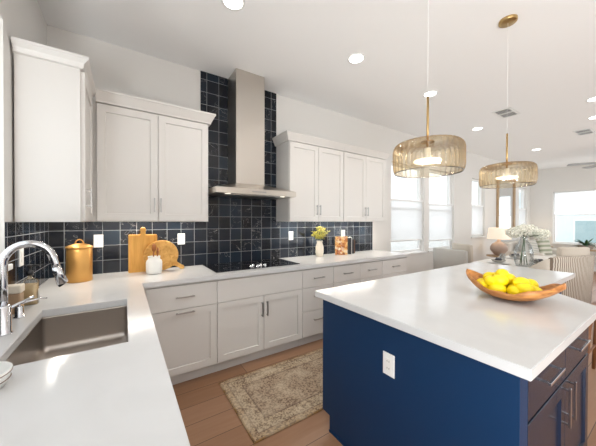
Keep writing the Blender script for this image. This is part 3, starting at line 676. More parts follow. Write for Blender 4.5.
# ------------------------------------------------------------ cooktop
ck = thing('cooktop', (1.18, 2.70, 0.914), 'black glass cooktop set in the white worktop under the hood', 'cooktop')
MB().box(0.712, 1.648, 2.450, 2.955, 0.9142, 0.921, 0.002).build('glass_top', M['cooktop'], ck)
M['ring'] = mat('burner_print', (0.035, 0.035, 0.04), 0.3, bump=0.01)
for (x, y, r) in ((0.90, 2.84, 0.085), (0.90, 2.58, 0.075), (1.46, 2.84, 0.085), (1.46, 2.58, 0.075), (1.18, 2.80, 0.11)):
    MB().lathe(x, y, [(r, 0.9212), (r, 0.9216), (r-0.003, 0.9216), (r-0.003, 0.9212)], 40, False, False).build('burner_ring', M['ring'], ck)
for (x, y) in ((1.100, 2.535), (1.135, 2.575), (1.165, 2.525), (1.215, 2.560), (1.250, 2.530)):
    MB().lathe(x, y, [(0.019, 0.9212), (0.019, 0.924), (0.016, 0.927), (0.015, 0.940), (0.012, 0.943), (0, 0.943)], 18).box(x-0.003, x+0.003, y-0.015, y+0.015, 0.942, 0.947, 0.001).build('knob', M['chrome'], ck)

# ------------------------------------------------------------ outlets
def outlet(name, cx_, z, f, w_=0.070, h_=0.115, label='', cat='outlet', switch=False):
    p = f(cx_, z, 0); t = thing(name, p, label, cat)
    mb = MB(); mb.loops([rect(cx_-w_/2, cx_+w_/2, z-h_/2, z+h_/2, 0, f), rect(cx_-w_/2, cx_+w_/2, z-h_/2, z+h_/2, 0.003, f), rect(cx_-w_/2+0.003, cx_+w_/2-0.003, z-h_/2+0.003, z+h_/2-0.003, 0.006, f)], smooth=False)
    mb.build('plate', M['plastic'], t)
    if switch:
        MB().loops([rect(cx_-0.016, cx_+0.016, z-0.032, z+0.032, 0.006, f), rect(cx_-0.015, cx_+0.015, z-0.031, z+0.031, 0.009, f)], smooth=False).build('rocker', M['ceramic'], t)
    else:
        r = MB().loops([rect(cx_-0.017, cx_+0.017, z-0.033, z+0.033, 0.006, f), rect(cx_-0.016, cx_+0.016, z-0.032, z+0.032, 0.0075, f)], smooth=False).build('receptacle', M['ceramic'], t)
        for s in (-1, 1):
            for d in (-0.006, 0.006):
                MB().loops([rect(cx_+d-0.0012, cx_+d+0.0012, z+s*0.018-0.004, z+s*0.018+0.004, 0.0074, f), rect(cx_+d-0.0012, cx_+d+0.0012, z+s*0.018-0.004, z+s*0.018+0.004, 0.0079, f)], smooth=False).build('slot', M['slot'], r)
fw_ = fmap('-y', YW-0.009); fl_ = fmap('+x', XL+0.009)
outlet('wall_outlet', -0.190, 1.212, fw_, label='white outlet on the back tiles right of the gold canister')
outlet('wall_outlet', 0.505, 1.205, fw_, label='white outlet on the tiles between cutting boards and cooktop', switch=True)
outlet('wall_outlet', 1.860, 1.200, fw_, label='white outlet on the tiles right of the cooktop, left of the leafy vase', switch=True)
outlet('wall_outlet', 2.800, 1.200, fw_, label='white outlet on the tiles above the books')
outlet('wall_outlet', 2.255, 1.178, fl_, label='white outlet on the left wall tiles seen through the faucet arch', switch=True)

# ------------------------------------------------------------ island
IX0, IX1, IXE, IY0, IYN, IY1 = 1.105, 2.24, 3.516, 0.294, 0.626, 1.460
isl = thing('kitchen_island', (1.7, 0.87, 0), 'navy blue kitchen island with drawers and glossy doors', 'island')
top = MB().prism([(IX0, IY0), (IX1, IY0), (2.54, IYN), (IXE, IYN), (IXE, IY1), (IX0, IY1)], 0.874, 0.914, 0.003).build('worktop', M['quartz'], isl)
top['label'] = 'white quartz island worktop'
bx0, bx1, by0, by1 = 1.145, 2.205, 0.335, 1.420
MB().box(bx0+0.012, bx1, by0+0.022, by1-0.022, 0.1, 0.8735).build('body', M['navy'], isl)
MB().box(bx0+0.0125, 1.226, by0+0.001, by0+0.0218, 0.1, 0.8735, 0.001).build('face_frame', M['navy'], isl)
# end panel facing the sink, notched for the toe kick
pn = bmesh.new()
pl = [(by1, 0.10), (by1, 0.8735), (by0, 0.8735), (by0, 0.0), (by1-0.075, 0.0), (by1-0.075, 0.10)]
a = [pn.verts.new((bx0, y, z)) for y, z in pl]; b = [pn.verts.new((bx0+0.012, y, z)) for y, z in pl]
pn.faces.new(a); pn.faces.new(list(reversed(b)))
for i in range(6): j = (i+1) % 6; pn.faces.new((a[i], b[i], b[j], a[j]))
bmesh.ops.bevel(pn, geom=list(pn.edges), offset=0.001, segments=1, affect='EDGES')
MB().merge(pn).build('end_panel', M['navy'], isl)
MB().box(bx0+0.012, bx1, by1-0.09, by1-0.075, 0, 0.1).box(bx0+0.012, bx1, by0+0.075, by0+0.09, 0, 0.1).box(bx0-0.010, bx0-0.0005, by0+0.002, by1-0.08, 0, 0.012).build('toe_board', M['navy'], isl)
fi = fmap('-y', by0+0.022)
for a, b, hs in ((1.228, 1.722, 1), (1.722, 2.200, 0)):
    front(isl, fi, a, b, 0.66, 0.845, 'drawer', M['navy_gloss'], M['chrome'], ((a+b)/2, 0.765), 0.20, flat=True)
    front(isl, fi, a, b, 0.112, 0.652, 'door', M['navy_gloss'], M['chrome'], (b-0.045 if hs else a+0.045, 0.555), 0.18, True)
fi2 = fmap('+y', by1-0.022)
for a, b in ((1.16, 1.65), (1.65, 2.15)):
    front(isl, fi2, a, b, 0.66, 0.845, 'drawer', M['navy'], M['nickel'], ((a+b)/2, 0.765), 0.20, flat=True)
    front(isl, fi2, a, b, 0.112, 0.652, 'door', M['navy'], M['nickel'], (b-0.045, 0.555), 0.18, True)
MB().box(3.40, 3.44, 0.70, 1.38, 0, 0.8735, 0.002).build('end_support', M['navy'], isl)
outlet('island_outlet', 0.876, 0.655, fmap('-x', bx0), label='white outlet on the navy end panel of the island')

# wooden counter stool under the far overhang
st = thing('counter_stool', (3.52, 0.36, 0), 'dark wooden counter stool at the island overhang, one leg visible at the right edge', 'stool')
MB().box(3.33, 3.71, 0.20, 0.54, 0.60, 0.645, 0.015, 3).build('seat', M['legwood'], st)
for sx in (-1, 1):
    for sy in (-1, 1):
        MB().tube([(3.52+sx*0.155, 0.37+sy*0.135, 0.602), (3.52+sx*0.20, 0.37+sy*0.165, 0.0)], [0.021, 0.013], 12).build('leg', M['legwood'], st)
for sy in (-1, 1): MB().tube([(3.52-0.18, 0.37+sy*0.152, 0.24), (3.52+0.18, 0.37+sy*0.152, 0.24)], 0.009, 10).build('footrest', M['legwood'], st)

# ------------------------------------------------------------ bowl of lemons
bwl = MB(); rings = []
bxc, byc = 2.03, 0.635
NL = 22
def bowl_r(t):  # t along -1..1 (far tip .. near tip): half width, rim z, bottom z
    w_ = 0.172*max(0.0, 1-abs(t)**(2.3 if t < 0 else 3.2))**0.70
    rim = 0.976 + 0.078*abs(t)**1.9
    bot = 0.9150 + 0.110*abs(t)**2.6
    return w_, rim, bot
def bowl_section(t, inner, n=17):
    w_, rim, bot = bowl_r(t); w_ = max(w_, 0.006)
    if inner: w_ = max(0.002, w_-0.009); bot += 0.014; rim -= 0.0
    y = byc - t*((0.270 if t < 0 else 0.240) - (0.008 if inner else 0))
    out = []
    for k in range(n):
        a = PI*k/(n-1); wob = 1+0.05*math.sin(9*t+3*k)
        out.append((bxc + w_*math.cos(a), y + 0.01*math.sin(3*t), rim - (rim-bot)*math.sin(a)**0.75 + (0.006*math.sin(11*t+(0 if math.cos(a) > 0 else 2)) if k in (0, n-1) else 0)))
    return out
ts = [math.sin(PI/2*(-1+2*i/NL)) for i in range(NL+1)]
O = [bowl_section(t, False) for t in ts]; I = [bowl_section(t, True) for t in ts]
rings = [o_+list(reversed(i_)) for o_, i_ in zip(O, I)]
bwl.loops(rings, True, True)
tag(bwl.build('wooden_bowl', M['bowlwood'], origin=(bxc, byc, 0.914)), 'long carved wooden dough bowl of lemons on the island', 'bowl')
def lemon_mesh():
    mb = MB(); prof = []
    L = 0.053
    for k in range(15):
        a = -PI/2 + PI*k/14; r = 0.0375*math.cos(a)**0.85 if abs(math.cos(a)) > 1e-3 else 0; z = L*math.sin(a)*(0.86)
        if k in (0, 14): r = 0.0; z = L*math.copysign(1.0, z)
        elif k in (1, 13): r = 0.0085; z = L*0.90*math.copysign(1, z)
        prof.append((max(r, 0.0004), z))
    mb.lathe(0, 0, prof, 22); return mb
lem0 = None
spots = [(0.09, 0.12, 0.965, 0.3, 0.2), (0.02, 0.135, 0.962, 1.2, 0.1), (-0.055, 0.10, 0.965, 1.9, 0.3), (-0.075, 0.02, 0.962, 0.4, 0.0), (0.0, 0.045, 0.958, 2.7, 0.1), (0.08, 0.03, 0.960, 1.0, 0.2),
         (-0.06, -0.065, 0.962, 2.2, 0.1), (0.015, -0.045, 0.958, 0.9, 0.2), (0.09, -0.06, 0.962, 2.3, 0.2), (0.0, -0.135, 0.968, 0.2, 0.1), (0.02, 0.095, 1.010, 1.5, 0.3), (-0.035, 0.02, 1.012, 0.7, 0.1), (0.045, 0.0, 1.014, 2.4, 0.2), (-0.005, -0.08, 1.010, 1.1, 0.1), (-0.055, -0.115, 0.985, 0.3, 0.2), (0.065, -0.105, 0.995, 2.0, 0.1), (0.03, 0.03, 1.040, 1.7, 0.2), (-0.06, 0.06, 1.000, 2.2, 0.1), (0.075, 0.08, 1.005, 0.9, 0.1)]
for i, (dx, dy, z, rz, tilt) in enumerate(spots):
    if lem0 is None: lem0 = lemon_mesh().build('lemon', M['lemon']); o = lem0
    else: o = lem0.copy(); COL.objects.link(o)
    tag(o, 'ripe yellow lemon piled in the carved wooden bowl', 'lemon', 'lemons in the wooden bowl')
    o.location = (bxc+dx, byc+dy+0.035, z+0.010); o.rotation_euler = (PI/2+tilt, 0.2, rz)

# ------------------------------------------------------------ things on the back counter
Z0 = 0.9142
cn_ = thing('canister', (-0.295, 2.72, Z0), 'gold metal canister with lid in the counter corner', 'canister')
MB().lathe(-0.295, 2.72, [(0.080, Z0), (0.083, Z0+0.004), (0.083, 1.172), (0.080, 1.176)], 48).build('canister_body', M['gold'], cn_)
MB().lathe(-0.295, 2.72, [(0.086, 1.1765), (0.0875, 1.182), (0.086, 1.190), (0.060, 1.203), (0.030, 1.213), (0, 1.216)], 48).build('lid', M['gold'], cn_)
MB().tube([(-0.295-0.026*math.cos(a*PI/10), 2.72, 1.209+0.036*math.sin(a*PI/10)) for a in range(11)], 0.0045, 10).build('lid_handle', M['gold'], cn_)

# upright rectangular board leaning on the tiles
def lean(mb, x, y, z, ang, spin=0):
    mb.xf(Matrix.Translation((x, y, z)) @ Matrix.Rotation(-ang, 4, 'X') @ Matrix.Rotation(spin, 4, 'Y')); return mb
pts = []
def arc(cx, cz, r, a0, a1, n=8): return [(cx+r*math.cos(a0+(a1-a0)*k/n), cz+r*math.sin(a0+(a1-a0)*k/n)) for k in range(n+1)]
W, H = 0.115, 0.362
pts = arc(W-0.012, 0.012, 0.012, -PI/2, 0) + arc(W-0.012, H-0.012, 0.012, 0, PI/2) + [(0.024, H), (0.020, H+0.010)] + arc(0, H+0.045, 0.024, -0.6, PI+0.6, 12) + [(-0.020, H+0.010), (-0.024, H)] + arc(-W+0.012, H-0.012, 0.012, PI/2, PI) + arc(-W+0.012, 0.012, 0.012, PI, 1.5*PI)
def plate(pts, th, bev=0.002):
    t = bmesh.new()
    a = [t.verts.new((x, 0, z)) for x, z in pts]; b = [t.verts.new((x, -th, z)) for x, z in pts]
    t.faces.new(a); t.faces.new(list(reversed(b)))
    for i in range(len(pts)): j = (i+1) % len(pts); t.faces.new((a[i], b[i], b[j], a[j]))
    bmesh.ops.recalc_face_normals(t, faces=t.faces)
    bmesh.ops.bevel(t, geom=[e for e in t.edges if e.calc_face_angle(0) > 1.2], offset=bev, segments=2, affect='EDGES')
    return MB().merge(t)
tag(lean(plate(pts, 0.018), 0.150, 2.905, Z0, 0.20*-1).build('cutting_board', M['board'], origin=(0.150, 2.905, Z0)), 'rectangular golden wood cutting board leaning on the tiles', 'cutting board')
rp = arc(0, 0.150, 0.150, -0.62, 2*PI-1.02, 44)
# handle sticks out at the lower right
ha = -0.62
d = (math.cos(ha), math.sin(ha)); nrm = (-d[1], d[0])
hl = [(0.150+0.155*0+d[0]*q+nrm[0]*s, 0.0) for q, s in ()]
base = [(d[0]*q + nrm[0]*s, 0.150 + d[1]*q + nrm[1]*s) for q, s in ((0.150, -0.030), (0.165, -0.020), (0.215, -0.018), (0.235, -0.022), (0.250, -0.012), (0.253, 0.0), (0.250, 0.012), (0.235, 0.022), (0.215, 0.018), (0.165, 0.020), (0.150, 0.030))]
rp = arc(0, 0.150, 0.150, ha+0.22, 2*PI+ha-0.22, 44) + base
mn_ = min(z for x, z in rp); rp = [(x, z-mn_) for x, z in rp]
tag(lean(plate(rp, 0.016), 0.300, 2.868, Z0, -0.22).build('cutting_board', M['acacia'], origin=(0.300, 2.868, Z0)), 'round two-tone wood cutting board with handle, leaning in front of the rectangular one', 'cutting board')
jr = (0.232, 2.735)
jar = MB().lathe(jr[0], jr[1], [(0.052, Z0), (0.061, Z0+0.006), (0.066, Z0+0.03), (0.066, Z0+0.105), (0.060, Z0+0.124), (0.049, Z0+0.132), (0.049, Z0+0.152), (0.053, Z0+0.158), (0.049, Z0+0.160), (0.044, Z0+0.153), (0.044, Z0+0.130), (0.057, Z0+0.10), (0.050, Z0+0.012), (0, Z0+0.010)], 36)
tag(jar.build('utensil_jar', M['ceramic'], origin=(jr[0], jr[1], Z0)), 'white ceramic jar holding wooden spoons before the boards', 'jar')
def spoon(x, y, z, tip, label):
    p0 = Vector((x, y, z)); p1 = Vector(tip); d = (p1-p0)
    mb = MB().tube([p0, p0.lerp(p1, 0.6), p0.lerp(p1, 0.85)], [0.005, 0.0055, 0.006], 10)
    q = d.to_track_quat('Z', 'Y').to_matrix().to_4x4()
    mb.ball(p0.lerp(p1, 0.88), 0.031, 2, (0.8, 0.35, 1.25), q)
    tag(mb.build('wooden_spoon', M['spoonwood'], origin=(x, y, z)), label, 'spoon')
spoon(0.222, 2.735, Z0+0.030, (0.232, 2.745, Z0+0.262), 'upright brown wooden spoon in the white jar')
spoon(0.252, 2.735, Z0+0.030, (0.262, 2.735, Z0+0.225), 'wooden spoon tilted to the left in the white jar')

# leafy vase
vx, vy = 2.222, 2.83
MBv = MB().lathe(vx, vy, [(0.036, Z0), (0.046, Z0+0.01), (0.056, Z0+0.07), (0.054, Z0+0.13), (0.040, Z0+0.175), (0.037, Z0+0.19), (0.043, Z0+0.215), (0.040, Z0+0.217), (0.033, Z0+0.19), (0.036, Z0+0.17), (0.048, Z0+0.12), (0.040, Z0+0.02), (0, Z0+0.015)], 36)
tag(MBv.build('vase', M['cream'], origin=(vx, vy, Z0)), 'cream ceramic vase of yellow-green leaves beside the books', 'vase')
for i in range(15):
    a = 2*PI*i/15 + random.uniform(-0.2, 0.2); rr = random.uniform(0.09, 0.19) if i % 3 else 0.03
    h = random.uniform(0.09, 0.20) if rr > 0.04 else 0.23
    p0 = Vector((vx, vy, Z0+0.10)); pm = Vector((vx+0.020*math.cos(a), vy+0.018*math.sin(a), Z0+0.215)); p1 = Vector((vx+rr*math.cos(a), vy+rr*0.7*math.sin(a), Z0+0.215+h*0.8))
    sg = thing('leafy_sprig', p0, 'yellow-green leafy sprig standing in the cream vase', 'plant sprig', 'sprigs in the cream vase')
    path = [p0, pm, pm.lerp(p1, 0.5)+Vector((0, 0, 0.012)), p1]
    MB().tube(path, [0.0018, 0.0018, 0.0014, 0.0008], 6).build('stem', M['stem'], sg)
    lf = MB()
    for k in range(22):
        t_k = 0.15+0.85*k/21; q = pm.lerp(p1, t_k) + Vector((0, 0, 0.012*math.sin(PI*t_k)))
        aa = random.uniform(0, 2*PI); dr = Vector((math.cos(aa), math.sin(aa), random.uniform(-0.1, 0.7))).normalized()*random.uniform(0.030, 0.045)
        sd = dr.cross(Vector((0, 0, 1))).normalized()*0.008; up = Vector((0, 0, 0.002))
        lf.loops([[q, q+up*0.5, q-up*0.5], [q+dr*0.5+sd, q+dr*0.5+up*2, q+dr*0.5-sd], [q+dr, q+dr+up*0.3, q+dr-up*0.3]], True, True)
    lf.build('leaf_cluster', M['sprig'], sg)

# books
def book(x, y, w_, th, h, rz, m, label, cover=False, tilt=0.0):
    t = thing('book', (x, y, Z0), label, 'book', 'books standing on the back counter')
    t.rotation_euler = (0, tilt, rz); ORI[t.name] = Vector((0, 0, 0))
    c = 0.003
    MB().box(0, w_, -th, -th+c, 0, h, 0.0008).box(0, w_, -c, 0, 0, h, 0.0008).box(0, c, -th+c, -c, 0, h).build('cover', m, t)
    MB().box(c, w_-0.003, -th+c, -c, 0.003, h-0.003).build('pages', M['paper'], t)
    return t
b_ = book(2.525, 2.86, 0.180, 0.022, 0.262, -0.42, M['cover'], 'cookbook with an orange food-photo cover facing the room')
b_ = book(2.735, 2.80, 0.17, 0.040, 0.240, 0.98, M['book_dark'], 'dark-spined book right beside the orange cookbook')
b_ = book(2.790, 2.81, 0.165, 0.016, 0.245, 0.98, M['book_white'], 'thin pale-spined book between two darker books')
b_ = book(2.836, 2.825, 0.15, 0.022, 0.215, 0.98, M['book_dark'], 'slim dark book second from the right end of the row')
b_ = book(2.886, 2.84, 0.14, 0.014, 0.20, 1.0, M['book_brown'], 'short brown book at the right end of the row')

# rug
tag(MB().box(0.676, 2.33, 1.515, 2.255, 0.0005, 0.009, 0.003).build('rug', M['rug'], origin=(1.5, 1.9, 0)), 'faded beige and brown patterned runner rug on the wood floor', 'rug')

# ------------------------------------------------------------ ceiling: downlights, vents, pendants, fan
def downlight(x, y, label, power=9):
    t = thing('downlight', (x, y, ZCEIL), label, 'ceiling light', 'recessed ceiling lights')
    MB().lathe(x, y, [(0.088, ZCEIL-0.0005), (0.088, ZCEIL-0.004), (0.078, ZCEIL-0.007), (0.070, ZCEIL-0.004), (0.070, ZCEIL-0.0005)], 40, False, False).build('trim_ring', M['plastic'], t)
    MB().lathe(x, y, [(0.0, ZCEIL-0.0035), (0.0695, ZCEIL-0.0035), (0.0695, ZCEIL-0.001)], 40, False, False).build('diffuser', M['disc'], t)
    if power:
        l = bpy.data.lights.new('downlight_beam', 'SPOT'); l.energy = power; l.color = (1, 0.95, 0.89); l.spot_size = 2.3; l.spot_blend = 0.8; l.shadow_soft_size = 0.06
        o = bpy.data.objects.new('downlight_beam', l); COL.objects.link(o); o.parent = t; o.location = (0, 0, -0.02)
for x, y, lb in ((0.684, 1.915, 'round recessed ceiling light above the worktop corner, top of the photo'), (1.952, 1.90, 'round recessed ceiling light right of the hood chimney'), (3.281, 1.90, 'round recessed ceiling light just above the near pendant rod'),
                 (5.20, 2.15, 'round recessed ceiling light between the two pendants'), (7.82, 2.03, 'round recessed ceiling light farthest from the kitchen, over the sofa'), (5.23, 0.76, 'round recessed ceiling light at the right picture edge, upper of two'), (6.15, 0.89, 'round recessed ceiling light at the right picture edge, lower of two')):
    downlight(x, y, lb, 20 if x < 4 else 14)
def vent(x, y, sx, sy, label):
    t = thing('ceiling_vent', (x, y, ZCEIL), label, 'vent')
    MB().box(x-sx/2, x+sx/2, y-sy/2, y+sy/2, ZCEIL-0.003, ZCEIL-0.0005).build('backing', M['slot'], t)
    f = MB(); e = 0.022
    f.box(x-sx/2, x+sx/2, y-sy/2, y-sy/2+e, ZCEIL-0.009, ZCEIL-0.003).box(x-sx/2, x+sx/2, y+sy/2-e, y+sy/2, ZCEIL-0.009, ZCEIL-0.003)
    f.box(x-sx/2, x-sx/2+e, y-sy/2+e, y+sy/2-e, ZCEIL-0.009, ZCEIL-0.003).box(x+sx/2-e, x+sx/2, y-sy/2+e, y+sy/2-e, ZCEIL-0.009, ZCEIL-0.003)
    f.box(x-0.01, x+0.01, y-sy/2+e, y+sy/2-e, ZCEIL-0.009, ZCEIL-0.003)
    f.build('frame', M['plastic'], t)
    s = MB()
    for k in range(7):
        yy = y-sy/2+e+(sy-2*e)*(k+0.5)/7; s.box(x-sx/2+e, x+sx/2-e, yy-0.002, yy+0.002, ZCEIL-0.008, ZCEIL-0.0035)
    s.build('louvre', M['plastic'], t)
vent(4.80, 1.60, 0.42, 0.22, 'rectangular white ceiling vent behind the far pendant cord')
vent(7.0, 1.15, 0.42, 0.22, 'rectangular white ceiling vent near the right edge of the photo')

def pendant(x, y, label, dz=0.0):
    t = thing('pendant_lamp', (x, y, ZCEIL), label, 'pendant lamp', 'amber glass pendants over the island')
    MB().lathe(x, y, [(0.0, ZCEIL-0.024), (0.058, ZCEIL-0.024), (0.062, ZCEIL-0.020), (0.062, ZCEIL-0.0005)], 40, False, False).build('canopy', M['brass'], t)
    MB().tube([(x, y, ZCEIL-0.024), (x, y, 2.11)], 0.0011, 8).build('cord', M['plastic'], t)
    MB().tube([(x, y, 2.11), (x, y, 1.80+dz)], 0.0065, 14).build('rod', M['brass'], t)
    g = MB(); R = 0.186; zt, zb = 1.845+dz, 1.675+dz
    prof = [(0.035, zt+0.004), (R-0.05, zt), (R-0.020, zt-0.007), (R-0.006, zt-0.022), (R, zt-0.045), (R, zb+0.035), (R-0.004, zb+0.012), (R-0.010, zb)]
    g.lathe(x, y, prof, 216, False, False, rib=36, amp=0.010).build('glass_shade', M['amber_glass'], t)
    MB().tube([(x+(R-0.010)*math.cos(2*PI*k/48), y+(R-0.010)*math.sin(2*PI*k/48), zb) for k in range(49)], 0.003, 8).build('rim', M['rimglass'], t)
    MB().lathe(x, y, [(0.036, zt+0.002), (0.036, zt+0.008), (0.020, zt+0.016), (0.0, zt+0.016)], 24).build('cap', M['brass'], t)
    MB().lathe(x, y, [(0.017, 1.815+dz), (0.017, 1.765+dz), (0.030, 1.758+dz), (0.030, 1.750+dz)], 24).build('socket', M['ceramic'], t)
    MB().lathe(x, y, [(0.030, 1.752+dz), (0.070, 1.746+dz), (0.074, 1.740+dz), (0.070, 1.734+dz), (0.0, 1.732+dz)], 40).build('led_disc', M['disc_warm'], t)
pendant(1.452, 0.855, 'amber glass drum pendant nearer the range hood, left of the two')
pendant(2.602, 0.859, 'amber glass drum pendant farther along the island, right of the two', 0.012)

fan = thing('ceiling_fan', (9.2, 1.05, ZCEIL), 'white ceiling fan with grey blades, one reaching in at the right edge', 'ceiling fan')
MB().tube([(9.2, 1.05, ZCEIL), (9.2, 1.05, 2.80)], 0.014, 14).lathe(9.2, 1.05, [(0.07, ZCEIL-0.001), (0.06, ZCEIL-0.04), (0.015, ZCEIL-0.05)], 28, True, True).build('downrod', M['plastic'], fan)
MB().lathe(9.2, 1.05, [(0.02, 2.82), (0.10, 2.80), (0.12, 2.75), (0.11, 2.70), (0.0, 2.69)], 36).build('motor', M['plastic'], fan)
for k in range(5):
    a = math.radians(72*k+117)
    b = MB().loops([[(x, -wd, -0.012), (x, wd, 0.012), (x, wd, 0.018), (x, -wd, -0.006)] for x, wd in ((0.10, 0.04), (0.22, 0.065), (0.70, 0.075), (0.76, 0.055))], smooth=False)
    b.xf(Matrix.Translation((9.2, 1.05, 2.74)) @ Matrix.Rotation(a, 4, 'Z')); b.build('blade', M['blade'], fan)

# ------------------------------------------------------------ dining area
def dining_chair(x, y, rz, fab, label, side=None, w_=0.62, h=0.95):
    """faces local +y; the back shell is at -y"""
    t = thing('dining_chair', (x, y, 0), label, 'chair', 'upholstered chairs around the dining table')
    t.rotation_euler = (0, 0, rz); ORI[t.name] = Vector((0, 0, 0))
    hw = w_/2
    MB().box(-hw+0.05, hw-0.05, -0.21, 0.28, 0.36, 0.47, 0.03, 3).build('seat', side or fab, t)
    # back: gently bowed padded panel
    sec = []
    for i in range(11):
        u = -1+2*i/10; px = hw*u; py = -0.29+0.05*(u*u); d0 = 0.0
        e = 0.012 if abs(u) == 1 else 0
        sec.append([(px, py+e, 0.32), (px, py-0.03+e, h-0.03-e), (px, py-0.02, h-0.008-e), (px, py+0.01, h-e), (px, py+0.03, h-0.010-e), (px, py+0.045-e, h-0.04-e), (px, py+0.07-e, 0.32)])
    MB().loops(sec, True, True).build('backrest', fab, t)
    if side:
        for sx in (-1, 1):
            wg = []
            for k in range(7):
                q = k/6; y0 = -0.225+0.40*q; top = h-0.02-0.30*q**1.2
                wg.append([(sx*(hw-0.002), y0, 0.34), (sx*(hw+0.008), y0, top-0.02), (sx*(hw-0.012), y0, top), (sx*(hw-0.035), y0, top-0.02), (sx*(hw-0.045), y0, 0.34)])
            MB().loops(wg, True, True).build('side_wing', side, t)
    for sx in (-1, 1):
        for yy in (-0.22, 0.22):
            MB().tube([(sx*(hw-0.07), yy, 0.37), (sx*(hw-0.05), yy*1.08, 0.0)], [0.022, 0.014], 12).build('leg', M['legwood'], t)
    return t
dining_chair(4.86, 1.105, math.radians(-17), M['woven'], 'dining chair with woven brown stripes, its back to the island', M['beigefab'], w_=0.80, h=0.965)
dining_chair(4.88, 2.30, math.radians(-99), M['greyfab'], 'plain light grey dining chair at the left end of the table', w_=0.60, h=0.93)
dining_chair(6.12, 2.62, math.radians(-115), M['beigefab'], 'beige dining chair on the window side of the table, beside the grey chair', w_=0.52, h=0.93)
dining_chair(7.05, 1.46, math.radians(-32), M['beigefab'], 'beige dining chair at the far end of the table, below the fern', w_=0.58, h=0.93)

dt = thing('dining_table', (5.5, 1.54, 0), 'pale dining table set with dark napkins beyond the island', 'table')
MB().box(4.58, 6.50, 1.12, 1.96, 0.725, 0.760, 0.006, 2).build('tabletop', M['table'], dt)
MB().box(4.80, 6.35, 1.26, 1.82, 0.65, 0.7245).build('apron', M['table'], dt)
MB().box(5.42, 5.62, 1.34, 1.74, 0.03, 0.65, 0.01, 2).box(5.36, 5.68, 1.25, 1.83, 0, 0.03, 0.005).build('pedestal', M['table'], dt)
MB().box(6.05, 6.25, 1.34, 1.74, 0.03, 0.65, 0.01, 2).box(5.99, 6.31, 1.25, 1.83, 0, 0.03, 0.005).build('pedestal', M['table'], dt)
ZT = 0.7604
def setting(x, y, rz, where):
    t = thing('dinner_plate', (x, y, ZT), 'white dinner plate '+where, 'plate', 'plates on the dining table')
    MB().lathe(x, y, [(0.08, ZT), (0.12, ZT+0.006), (0.142, ZT+0.014), (0.140, ZT+0.017), (0.118, ZT+0.010), (0, ZT+0.007)], 36).build('plate_body', M['ceramic'], t)
    b = thing('soup_bowl', (x, y, ZT+0.018), 'grey bowl on the plate '+where, 'bowl', 'bowls on the dining table')
    MB().lathe(x, y, [(0.04, ZT+0.0175), (0.075, ZT+0.03), (0.092, ZT+0.055), (0.088, ZT+0.056), (0.07, ZT+0.034), (0, ZT+0.024)], 32).build('bowl_body', M['label'], b)
    nk = MB().box(-0.095, 0.095, -0.04, 0.04, 0, 0.012, 0.004, 2).box(-0.09, 0.10, -0.03, 0.035, 0.012, 0.022, 0.004, 2)
    nk.xf(Matrix.Translation((x, y, ZT+0.0565)) @ Matrix.Rotation(rz, 4, 'Z'))
    tag(nk.build('napkin', M['napkin'], origin=(x, y, ZT+0.0565)), 'charcoal napkin on the bowl '+where, 'napkin', 'napkins on the dining table')
setting(4.74, 1.66, 0.3, 'at the grey chair')
setting(5.08, 1.28, 0.1, 'right of the glass vase')
setting(5.60, 1.72, 0.1, 'at the window side, below the table lamp')
gl0 = None
for x, y, lb in ((4.98, 1.70, 'clear stemless glass between the grey chair and the flower vase'), (5.25, 1.78, 'clear stemless glass on the window side of the table'), (4.90, 1.27, 'clear stemless glass just right of the flower vase')):
    mb = MB().lathe(0, 0, [(0.025, 0), (0.034, 0.012), (0.040, 0.05), (0.034, 0.105), (0.0325, 0.105), (0.038, 0.05), (0.032, 0.014), (0, 0.006)], 28)
    if gl0 is None: gl0 = mb.build('drinking_glass', M['clear']); o = gl0
    else: o = gl0.copy(); COL.objects.link(o); mb.bm.free()
    o.location = (x, y, ZT); tag(o, lb, 'glass', 'glasses on the dining table')

